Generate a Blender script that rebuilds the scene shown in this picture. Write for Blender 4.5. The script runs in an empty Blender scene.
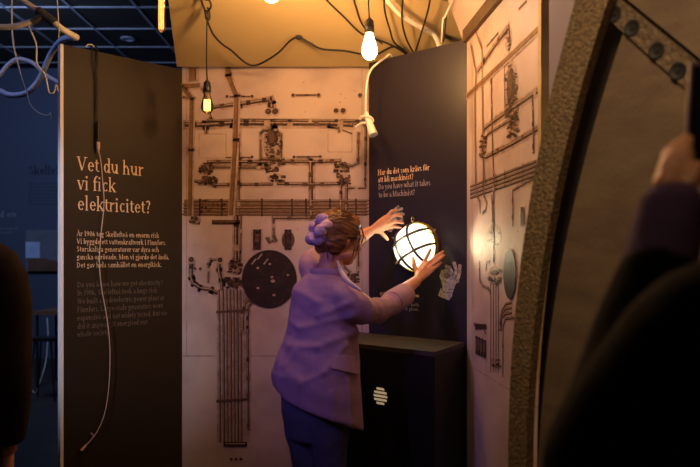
import bpy, math, random
import numpy as np
from mathutils import Vector, Matrix
random.seed(4)
R = math.radians
SC = bpy.context.scene
COL = SC.collection

# ------------------------------------------------------------------ camera, world, lights, exposure
CAMZ, FPX, HZ = 1.45, 700.0, 258.0
cd = bpy.data.cameras.new('camera'); cam = bpy.data.objects.new('camera', cd); COL.objects.link(cam)
cam.location = (0, 0, CAMZ); cam.rotation_euler = (R(90), 0, 0)
cd.lens = 36; cd.sensor_width = 36; cd.shift_y = (HZ - 233.5) / 700.0
cd.clip_start = .05
cd.dof.use_dof = True; cd.dof.focus_distance = 3.3; cd.dof.aperture_fstop = 2.6
SC.camera = cam
w = bpy.data.worlds.new('world'); SC.world = w; w.use_nodes = True
w.node_tree.nodes['Background'].inputs[0].default_value = (.10, .10, .22, 1)
w.node_tree.nodes['Background'].inputs[1].default_value = .02
SC.view_settings.view_transform = 'Standard'; SC.view_settings.look = 'None'
SC.view_settings.exposure = 0; SC.view_settings.gamma = 1

def P(px, py, D):
    return Vector(((px - 350) / FPX * D, D, CAMZ + (HZ - py) / FPX * D))

def light(name, kind, loc, target, power, color, size=.2, spot=None, blend=.6):
    l = bpy.data.lights.new(name, kind); l.energy = power; l.color = color
    if kind == 'AREA': l.size = size
    else: l.shadow_soft_size = size
    if spot: l.spot_size = R(spot); l.spot_blend = blend
    o = bpy.data.objects.new(name, l); COL.objects.link(o); o.location = loc
    o.rotation_euler = (Vector(target) - Vector(loc)).to_track_quat('-Z', 'Y').to_euler()
    return o
# violet exhibition spotlight over the visitors, left of the camera
light('violet_spotlight', 'SPOT', (-1.85, .65, 2.65), (-.24, 3.0, 1.42), 105, (.33, .20, 1.0), .12, 34, 1)
# weaker magenta-violet track light washing the booth
light('magenta_tracklight', 'SPOT', (-.6, -.8, 3.6), (-.20, 3.4, 1.6), 34, (.82, .42, .52), .2, 60, 1)
# blue wash on the far room
light('blue_room_wash', 'AREA', (-3.4, 6.0, 3.6), (-3.4, 9.4, 1.6), 36, (.52, .66, 1.0), 1.0)
light('blue_room_spot', 'SPOT', (-3.2, 2.6, 3.8), (-1.9, 4.3, 2.5), 70, (.42, .52, 1.0), .2, 60, .8)
# unseen warm fill added to brighten the generator wheel
light('amber_wheel_fill', 'SPOT', (-.2, .5, 3.2), (.90, 1.65, 1.7), 125, (1.0, .68, .38), .35, 46, .8)
light('pale_edge_fill', 'SPOT', (-2.2, .9, 2.7), (-1.66, 3.43, 1.45), 230, (.74, .77, 1.0), .05, 30, .8)  # unseen spot added to brighten the brown panel's white edge

# ------------------------------------------------------------------ materials
def mat(name, col, rough=.6, metal=0, spec=.5, noise=None, bump=None, emit=None, trans=None, coat=0):
    """noise=(scale, col2, detail, lo, hi); bump=(scale, strength)"""
    m = bpy.data.materials.new(name); m.use_nodes = True
    nt = m.node_tree; b = nt.nodes['Principled BSDF']
    b.inputs['Base Color'].default_value = (*col, 1)
    b.inputs['Roughness'].default_value = rough; b.inputs['Metallic'].default_value = metal
    b.inputs['Specular IOR Level'].default_value = spec
    tc = nt.nodes.new('ShaderNodeTexCoord')
    if noise:
        n = nt.nodes.new('ShaderNodeTexNoise'); n.inputs['Scale'].default_value = noise[0]
        n.inputs['Detail'].default_value = noise[2]
        if len(noise) > 5:
            mp = nt.nodes.new('ShaderNodeMapping'); mp.inputs['Scale'].default_value = noise[5]
            nt.links.new(tc.outputs['Object'], mp.inputs[0]); nt.links.new(mp.outputs[0], n.inputs['Vector'])
        else: nt.links.new(tc.outputs['Object'], n.inputs['Vector'])
        r = nt.nodes.new('ShaderNodeValToRGB')
        r.color_ramp.elements[0].position = noise[3]; r.color_ramp.elements[1].position = noise[4]
        r.color_ramp.elements[0].color = (*col, 1); r.color_ramp.elements[1].color = (*noise[1], 1)
        nt.links.new(n.outputs[0], r.inputs[0]); nt.links.new(r.outputs[0], b.inputs['Base Color'])
    if bump:
        n2 = nt.nodes.new('ShaderNodeTexNoise'); n2.inputs['Scale'].default_value = bump[0]; n2.inputs['Detail'].default_value = 5
        if len(bump) > 2:
            mp2 = nt.nodes.new('ShaderNodeMapping'); mp2.inputs['Scale'].default_value = bump[2]
            nt.links.new(tc.outputs['Object'], mp2.inputs[0]); nt.links.new(mp2.outputs[0], n2.inputs['Vector'])
        else: nt.links.new(tc.outputs['Object'], n2.inputs['Vector'])
        bp = nt.nodes.new('ShaderNodeBump'); bp.inputs['Strength'].default_value = bump[1]; bp.inputs['Distance'].default_value = .01
        nt.links.new(n2.outputs[0], bp.inputs['Height']); nt.links.new(bp.outputs[0], b.inputs['Normal'])
    if emit:
        b.inputs['Emission Color'].default_value = (*emit[0], 1); b.inputs['Emission Strength'].default_value = emit[1]
    if trans: b.inputs['Transmission Weight'].default_value = trans; b.inputs['IOR'].default_value = 1.45
    if coat: b.inputs['Coat Weight'].default_value = coat
    return m

def clear_glass(name, tint, ior=1.45):
    m = bpy.data.materials.new(name); m.use_nodes = True; nt = m.node_tree
    for n in list(nt.nodes): nt.nodes.remove(n)
    o = nt.nodes.new('ShaderNodeOutputMaterial'); mx = nt.nodes.new('ShaderNodeMixShader')
    tr = nt.nodes.new('ShaderNodeBsdfTransparent'); gl = nt.nodes.new('ShaderNodeBsdfGlossy'); fr = nt.nodes.new('ShaderNodeFresnel')
    tr.inputs[0].default_value = (*tint, 1); gl.inputs['Roughness'].default_value = .06; fr.inputs[0].default_value = ior
    nt.links.new(fr.outputs[0], mx.inputs[0]); nt.links.new(tr.outputs[0], mx.inputs[1]); nt.links.new(gl.outputs[0], mx.inputs[2])
    nt.links.new(mx.outputs[0], o.inputs[0]); return m

WARM = (1.0, .50, .14)
M = dict(
    mural=mat('mural_paper', (.56, .43, .40), .6, spec=.15, noise=(3.2, (.36, .26, .24), 8, .42, .75), bump=(60, .04)),
    edge=mat('board_edge', (.82, .82, .85), .6, noise=(8, (.74, .74, .78), 3, .4, .8)),
    pipe_dark=mat('print_dark', spec=.15, col=(.032, .018, .014), rough=.55, noise=(60, (.10, .055, .04), 4, .45, .7)),
    pipe_mid=mat('print_mid', spec=.15, col=(.13, .068, .042), rough=.55, noise=(70, (.075, .04, .03), 4, .45, .7)),
    pipe_light=mat('print_light', spec=.15, col=(.44, .31, .25), rough=.55, noise=(80, (.28, .18, .13), 4, .4, .7)),
    strap=mat('print_ochre', spec=.15, col=(.23, .125, .055), rough=.55, noise=(30, (.15, .075, .035), 4, .4, .7)),
    halo=mat('print_halo', spec=.15, col=(.30, .195, .16), rough=.55, noise=(24, (.46, .34, .31), 4, .35, .65)),
    blot=mat('print_disc', spec=.15, col=(.030, .019, .017), rough=.55, noise=(30, (.055, .034, .03), 5, .5, .8)),
    canopy=mat('canopy_board', (.56, .42, .22), .7, noise=(1.5, (.48, .36, .18), 4, .3, .8), bump=(40, .03)),
    panel_l=mat('panel_dark_brown', (.026, .017, .010), .5, noise=(3, (.031, .020, .012), 3, .3, .8), spec=.2),
    panel_r=mat('panel_navy', (.024, .018, .030), .42, spec=.35, noise=(4, (.019, .015, .025), 3, .3, .8)),
    ink=mat('ink_cream', (.82, .58, .36), .6, noise=(90, (.70, .48, .3), 2, .4, .8)),
    ink_dim=mat('ink_brown', (.15, .115, .085), .6, noise=(90, (.12, .09, .07), 2, .4, .8)),
    ink_grey=mat('ink_grey', (.42, .36, .35), .6, noise=(90, (.34, .29, .29), 2, .4, .8)),
    ink_black=mat('ink_black', (.005, .005, .010), .7, noise=(90, (.02, .02, .04), 2, .4, .8)),
    ink_pale=mat('ink_pale', (.30, .34, .5), .7, noise=(90, (.22, .26, .4), 2, .4, .8)),
    hand_pr=mat('print_hand', (.52, .44, .37), .55, noise=(90, (.25, .2, .17), 4, .42, .66)),
    hand_line=mat('print_hand_dark', (.13, .10, .085), .55, noise=(90, (.07, .055, .05), 4, .4, .7)),
    black=mat('box_black', (.006, .0055, .0055), .5, spec=.25, noise=(20, (.009, .008, .0075), 3, .4, .7)),
    boxtop=mat('box_top', (.050, .038, .026), .55, noise=(10, (.036, .028, .02), 4, .4, .7)),
    vent=mat('vent_slats', (.78, .66, .46), .45, noise=(40, (.7, .58, .4), 3, .4, .7)),
    cable=mat('cable_black', (.012, .010, .010), .5, noise=(30, (.02, .016, .015), 2, .4, .7)),
    holder=mat('bakelite', (.014, .012, .012), .35, noise=(30, (.022, .018, .016), 2, .4, .7)),
    white=mat('white_plastic', (.78, .74, .68), .45, noise=(14, (.68, .64, .58), 3, .4, .8)),
    cord=mat('beige_cord', (.60, .40, .30), .7, noise=(60, (.5, .33, .25), 3, .4, .7)),
    grey=mat('grey_sleeve', (.06, .065, .06), .7, noise=(30, (.09, .095, .09), 3, .4, .7)),
    bluelit_tube=mat('blue_lit_tube', (.55, .66, .95), .45, noise=(14, (.48, .58, .88), 3, .4, .8)),  # blue light of the far room put into a white tube's colour
    bulb=mat('lit_bulb', (1, .9, .7), .3, emit=((1.0, .52, .18), 240), noise=(3, (1, .88, .66), 1, .3, .7)),
    bulb_soft=mat('softer_bulb', (1, .9, .7), .3, emit=((1.0, .66, .42), 165), noise=(3, (1, .88, .66), 1, .3, .7)),
    filament=mat('filament', (1, .6, .2), .5, emit=((1.0, .50, .14), 1.6), noise=(3, (1, .58, .2), 1, .3, .7)),
    filcore=mat('filament_core', (1, .7, .3), .5, emit=((1.0, .60, .18), 3.2), noise=(3, (1, .68, .28), 1, .3, .7)),
    amber=clear_glass('amber_glass', (1.0, .87, .68)),
    lens=clear_glass('clear_lens', (.97, .97, .97), 1.12),
    dome=mat('lamp_dome', (.9, .9, .8), .3, emit=((1.0, .95, .80), 1.5), noise=(6, (.85, .88, .75), 2, .3, .7)),
    domerim=mat('lamp_rim_glass', (.7, .75, .3), .3, emit=((1.0, .88, .40), 6.0), noise=(6, (.6, .68, .25), 2, .3, .7)),
    brass=mat('brass', (.42, .30, .10), .38, .75, noise=(30, (.3, .22, .08), 4, .4, .7)),
    cage=mat('cage_metal', (.05, .045, .035), .45, .4, noise=(40, (.09, .075, .05), 3, .4, .7)),
    skin=mat('skin', (.66, .32, .18), .5, noise=(30, (.58, .26, .14), 4, .35, .75), bump=(160, .06)),
    lips=mat('lips', (.42, .14, .12), .5, noise=(40, (.36, .12, .1), 3, .4, .7)),
    eye=mat('eyes', (.5, .48, .45), .25, noise=(40, (.45, .43, .4), 2, .4, .7)),
    nail=mat('nails', (.62, .36, .28), .3, noise=(40, (.58, .32, .25), 2, .4, .7)),
    hair=mat('auburn_hair', (.30, .115, .028), .36, noise=(22, (.085, .034, .011), 6, .36, .62, (1, 1, 3)), bump=(60, .35, (1, 1, 4))),
    jacket=mat('mauve_cloth', (.46, .29, .36), .85, noise=(9, (.38, .24, .30), 5, .35, .7), bump=(26, .35), spec=.2),
    lapel_lit=mat('lamplit_lapel', (.78, .66, .48), .8, noise=(20, (.66, .6, .5), 4, .4, .7)),
    jeans=mat('dark_denim', (.085, .095, .15), .8, noise=(120, (.12, .13, .19), 4, .4, .7), bump=(30, .3), spec=.2),
    scrunch=mat('lilac_velvet', (.62, .42, .46), .9, noise=(18, (.48, .33, .46), 4, .35, .7), bump=(40, .4)),
    shoe=mat('dark_leather', (.03, .025, .022), .45, noise=(20, (.05, .04, .035), 3, .4, .7)),
    wire=mat('spectacle_metal', (.5, .36, .16), .35, .8, noise=(40, (.14, .1, .05), 2, .4, .7)),
    coat=mat('dark_brown_coat', (.030, .018, .011), .9, noise=(12, (.02, .012, .008), 4, .4, .7), bump=(40, .3), spec=.15),
    coat2=mat('black_coat', (.010, .008, .008), .9, noise=(12, (.014, .011, .011), 4, .4, .7), bump=(30, .3), spec=.12),
    cuff=mat('violet_cuff', (.16, .09, .20), .85, noise=(14, (.12, .07, .16), 4, .4, .7), spec=.2),
    phone=mat('phone_case', (.16, .10, .17), .5, noise=(14, (.13, .08, .14), 3, .4, .7)),
    screen=mat('dark_glass', (.01, .01, .014), .15, noise=(4, (.013, .013, .018), 2, .4, .7)),
    dhair=mat('dark_hair', (.02, .012, .008), .5, noise=(30, (.035, .02, .012), 5, .4, .7)),
    rim=mat('cast_bronze', (.33, .22, .10), .6, .15, noise=(140, (.13, .09, .047), 10, .38, .62), bump=(120, .9)),
    plate=mat('brown_steel', (.21, .145, .085), .55, .2, noise=(7, (.15, .10, .066), 7, .35, .7, (1, 1, 3)), bump=(90, .2, (6, 1, 1))),
    flange=mat('worn_flange', (.19, .13, .072), .6, .15, noise=(60, (.12, .08, .045), 8, .36, .66), bump=(70, .8)),
    hole_shade=mat('recess_shade', (.012, .010, .009), .6, noise=(30, (.02, .017, .014), 3, .4, .7)),
    shade_strip=mat('shade_strip_brown', (.10, .06, .03), .6, noise=(12, (.07, .04, .02), 4, .4, .7)),
    post=mat('ochre_post', (.46, .31, .14), .6, noise=(12, (.36, .24, .1), 4, .4, .7)),
    plain=mat('plain_board', (.52, .40, .37), .65, noise=(3, (.46, .35, .32), 4, .3, .8)),
    floor=mat('floor_dark', (.045, .043, .05), .55, noise=(5, (.03, .03, .036), 5, .35, .7)),
    bluewall=mat('blue_wall', (.080, .105, .19), .8, noise=(1.2, (.07, .093, .17), 3, .3, .8)),
    darkwall=mat('dark_wall', (.05, .05, .07), .85, noise=(2, (.04, .04, .06), 3, .3, .8)),
    tile=mat('ceiling_tile', (.013, .013, .014), .9, noise=(6, (.018, .018, .02), 4, .4, .7)),
    grid=mat('ceiling_grid', (.30, .33, .44), .5, noise=(10, (.25, .28, .38), 3, .4, .7)),
    wood=mat('table_wood', (.20, .10, .06), .5, noise=(12, (.14, .07, .04), 5, .4, .7, (1, 6, 1))),
    metal=mat('dark_metal', (.03, .03, .035), .45, .5, noise=(20, (.045, .045, .05), 3, .4, .7)),
    pic_a=mat('picture_grey', (.16, .18, .26), .6, noise=(5, (.12, .14, .2), 3, .4, .7)),
    pic_b=mat('picture_blue', (.60, .70, 1.0), .6, noise=(5, (.36, .5, .95), 3, .4, .7)),
    pic_c=mat('picture_brown', (.16, .075, .05), .6, noise=(5, (.1, .05, .035), 3, .4, .7)),
)

# ------------------------------------------------------------------ mesh helpers
class MB:
    def __init__(s): s.v = []; s.f = []
    def add(s, vs, fs):
        k = len(s.v); s.v += [Vector(v) for v in vs]; s.f += [tuple(i + k for i in f) for f in fs]; return s
    def box(s, c, h, ax=None):
        """centre, half sizes, axes (3 vectors)"""
        ax = ax or (Vector((1, 0, 0)), Vector((0, 1, 0)), Vector((0, 0, 1))); c = Vector(c)
        vs = [c + ax[0] * h[0] * i + ax[1] * h[1] * j + ax[2] * h[2] * k for i in (-1, 1) for j in (-1, 1) for k in (-1, 1)]
        return s.add(vs, [(0, 1, 3, 2), (4, 6, 7, 5), (0, 4, 5, 1), (2, 3, 7, 6), (0, 2, 6, 4), (1, 5, 7, 3)])
    def tube(s, pts, rad, seg=10, smooth=4, flat=None):
        """tube along points; rad a number or a list (each a number or (ra, rb)); flat=a vector giving the ra direction"""
        pts = [Vector(p) for p in pts]; n = len(pts)
        rads = [rad] * n if not isinstance(rad, (list,)) else rad
        rads = [(r, r) if not isinstance(r, tuple) else r for r in rads]
        if smooth > 1 and n > 2:
            P2, R2 = [], []
            for i in range(n - 1):
                p0, p1, p2, p3 = pts[max(i - 1, 0)], pts[i], pts[i + 1], pts[min(i + 2, n - 1)]
                for k in range(smooth):
                    t = k / smooth
                    P2.append(.5 * ((2 * p1) + (p2 - p0) * t + (2 * p0 - 5 * p1 + 4 * p2 - p3) * t * t + (3 * p1 - p0 - 3 * p2 + p3) * t ** 3))
                    e = t * t * (3 - 2 * t)
                    R2.append(tuple(rads[i][q] * (1 - e) + rads[i + 1][q] * e for q in (0, 1)))
            pts, rads = P2 + [pts[-1]], R2 + [rads[-1]]; n = len(pts)
        ref = Vector(flat) if flat else None
        vs, fs = [], []; prev = None
        for i in range(n):
            t = (pts[min(i + 1, n - 1)] - pts[max(i - 1, 0)])
            t = t.normalized() if t.length > 1e-9 else Vector((0, 0, 1))
            if ref is not None: a = ref - t * ref.dot(t)
            elif prev is None:
                q = Vector((0, 0, 1)) if abs(t.z) < .9 else Vector((1, 0, 0)); a = q - t * q.dot(t)
            else: a = prev - t * prev.dot(t)
            a.normalize(); b = t.cross(a); prev = a
            for k in range(seg):
                th = 2 * math.pi * k / seg
                vs.append(pts[i] + a * math.cos(th) * rads[i][0] + b * math.sin(th) * rads[i][1])
        for i in range(n - 1):
            for k in range(seg):
                k2 = (k + 1) % seg
                fs.append((i * seg + k, i * seg + k2, (i + 1) * seg + k2, (i + 1) * seg + k))
        fs.append(tuple(reversed(range(seg)))); fs.append(tuple((n - 1) * seg + k for k in range(seg)))
        return s.add(vs, fs)
    def ell(s, c, r, ax=None, seg=20, rings=12):
        ax = ax or (Vector((1, 0, 0)), Vector((0, 1, 0)), Vector((0, 0, 1))); c = Vector(c)
        if not isinstance(r, (tuple, list)): r = (r, r, r)
        vs = [c + ax[2] * r[2]]; fs = []
        for i in range(1, rings):
            ph = math.pi * i / rings
            for k in range(seg):
                th = 2 * math.pi * k / seg
                vs.append(c + ax[0] * r[0] * math.sin(ph) * math.cos(th) + ax[1] * r[1] * math.sin(ph) * math.sin(th) + ax[2] * r[2] * math.cos(ph))
        vs.append(c - ax[2] * r[2])
        for k in range(seg):
            k2 = (k + 1) % seg
            fs.append((0, 1 + k, 1 + k2))
            for i in range(rings - 2):
                a = 1 + i * seg; fs.append((a + k, a + seg + k, a + seg + k2, a + k2))
            a = 1 + (rings - 2) * seg; fs.append((a + k, len(vs) - 1, a + k2))
        return s.add(vs, fs)
    def lathe(s, base, axis, prof, seg=24):
        """prof: list of (radius, distance along axis)"""
        base = Vector(base); axis = Vector(axis).normalized()
        q = Vector((0, 0, 1)) if abs(axis.z) < .9 else Vector((1, 0, 0)); a = (q - axis * q.dot(axis)).normalized(); b = axis.cross(a)
        vs, fs = [], []
        for r, d in prof:
            for k in range(seg):
                th = 2 * math.pi * k / seg
                vs.append(base + axis * d + (a * math.cos(th) + b * math.sin(th)) * max(r, 1e-4))
        for i in range(len(prof) - 1):
            for k in range(seg):
                k2 = (k + 1) % seg; fs.append((i * seg + k, i * seg + k2, (i + 1) * seg + k2, (i + 1) * seg + k))
        fs.append(tuple(reversed(range(seg)))); fs.append(tuple((len(prof) - 1) * seg + k for k in range(seg)))
        return s.add(vs, fs)
    def loft(s, rings):
        n = len(rings[0]); vs = [v for r in rings for v in r]; fs = []
        for i in range(len(rings) - 1):
            for k in range(n):
                k2 = (k + 1) % n; fs.append((i * n + k, i * n + k2, (i + 1) * n + k2, (i + 1) * n + k))
        fs.append(tuple(reversed(range(n)))); fs.append(tuple((len(rings) - 1) * n + k for k in range(n)))
        return s.add(vs, fs)
    def prism(s, poly, ext):
        """polygon (3-D points) extruded by vector"""
        n = len(poly); ext = Vector(ext); vs = [Vector(p) for p in poly] + [Vector(p) + ext for p in poly]
        fs = [tuple(range(n)), tuple(reversed(range(n, 2 * n)))] + [(i, i + n, (i + 1) % n + n, (i + 1) % n) for i in range(n)]
        return s.add(vs, fs)

def finish(o, smooth):
    import bmesh
    bm = bmesh.new(); bm.from_mesh(o.data); bmesh.ops.recalc_face_normals(bm, faces=bm.faces); bm.to_mesh(o.data); bm.free()
    if smooth:
        o.data.polygons.foreach_set('use_smooth', [True] * len(o.data.polygons))
        try: o.data.set_sharp_from_angle(angle=R(smooth if smooth > 1 else 50))
        except Exception: pass

def obj(name, mb, m, parent=None, smooth=50, loc=None, recalc=True):
    """one mesh object; verts are world coordinates, the origin is loc (or the root parent's location)"""
    root = parent
    while root is not None and root.parent: root = root.parent
    off = Vector(root.location) if root is not None else Vector(loc or (0, 0, 0))
    me = bpy.data.meshes.new(name); me.from_pydata([tuple(v - off) for v in mb.v], [], mb.f); me.update()
    me.materials.append(m)
    o = bpy.data.objects.new(name, me); COL.objects.link(o)
    if parent is not None: o.parent = parent
    else: o.location = off
    if recalc: finish(o, smooth)
    return o

def tag(o, label=None, cat=None, group=None, kind=None):
    if label: o['label'] = label
    if cat: o['category'] = cat
    if group: o['group'] = group
    if kind: o['kind'] = kind
    return o
def thing(name, label, cat, loc, group=None):
    o = bpy.data.objects.new(name, None); COL.objects.link(o); o.location = loc; o.empty_display_size = .1
    return tag(o, label, cat, group)
def remesh(o, voxel, smooth=0):
    md = o.modifiers.new('r', 'REMESH'); md.mode = 'VOXEL'; md.voxel_size = voxel; md.use_smooth_shade = True
    if smooth:
        sm = o.modifiers.new('s', 'SMOOTH'); sm.iterations = smooth; sm.factor = .5
    dg = bpy.context.evaluated_depsgraph_get()
    me = bpy.data.meshes.new_from_object(o.evaluated_get(dg)); o.modifiers.clear()
    mats = list(o.data.materials); o.data = me; me.materials.clear()
    for m in mats: me.materials.append(m)
    me.polygons.foreach_set('use_smooth', [True] * len(me.polygons))
    return o

# ------------------------------------------------------------------ planes of the booth
class Plane:
    """a vertical board: from point a to point b (x, y), normal toward the visitors"""
    def __init__(s, a, b, z0, z1):
        s.a = Vector((a[0], a[1], 0)); s.b = Vector((b[0], b[1], 0)); s.u = (s.b - s.a).normalized(); s.w = (s.b - s.a).length
        s.n = Vector((s.u.y, -s.u.x, 0)); s.z0, s.z1 = z0, z1
        if s.n.dot(Vector((0, 0, 0)) - s.a) < 0: s.n = -s.n
    def hit(s, px, py, off=0):
        d = Vector(((px - 350) / FPX, 1, (HZ - py) / FPX)); o = s.a + s.n * off
        t = (o.x * s.n.x + o.y * s.n.y) / (d.x * s.n.x + d.y * s.n.y)
        p = d * t; return Vector((p.x, p.y, p.z + CAMZ))
    def uz(s, px, py):
        p = s.hit(px, py); return (Vector((p.x, p.y, 0)) - s.a).dot(s.u), p.z
    def pt(s, u, z, off=0): return s.a + s.u * u + s.n * off + Vector((0, 0, z))
    def board(s, mb, th):
        c = s.a + s.u * s.w / 2 - s.n * th / 2 + Vector((0, 0, (s.z0 + s.z1) / 2))
        return mb.box(c, (s.w / 2, th / 2, (s.z1 - s.z0) / 2), (s.u, s.n, Vector((0, 0, 1))))

ZT = 2.5
PL = Plane((-1.4085, 3.441), (-.936, 3.9), 0, ZT)
PB = Plane((-.935, 3.9), (.13, 3.9), 0, 2.53)
PR = Plane((.102, 3.77), (.5616, 3.36), 0, ZT)
PW = Plane((.5616, 3.36), (.654, 2.348), 0, ZT)
PG = Plane((.654, 2.30), (1.9, 1.2), 0, 3.4)          # plain board past the right mural

# ------------------------------------------------------------------ room shell
fl = MB().box((-1, 3, -.02), (6, 7.5, .02)); tag(obj('floor', fl, M['floor']), kind='structure')
ce = MB().box((-1, 3, 4.03), (6, 7.5, .03)); tag(obj('ceiling', ce, M['tile']), kind='structure')
tag(obj('wall_back', MB().box((-1, 9.45, 2), (6, .05, 2)), M['bluewall']), kind='structure')
tag(obj('wall_left', MB().box((-7.05, 3, 2), (.05, 7.5, 2)), M['darkwall']), kind='structure')
tag(obj('wall_right', MB().box((5.05, 3, 2), (.05, 7.5, 2)), M['darkwall']), kind='structure')
tag(obj('wall_front', MB().box((-1, -4.55, 2), (6, .05, 2)), M['darkwall']), kind='structure')
g = MB()
for i in range(-4, 12): g.box((-2.16 - .67 * i, 3, 3.994), (.014, 7.4, .006))
for i in range(-9, 4): g.box((-1, 7.1 + .67 * i, 3.992), (5.9, .014, .006))
tag(obj('trim_1', g, M['grid']), kind='structure')
tag(obj('baseboard_back', MB().box((-1, 9.39, .05), (5.9, .012, .05)), M['darkwall']), kind='structure')

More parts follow.
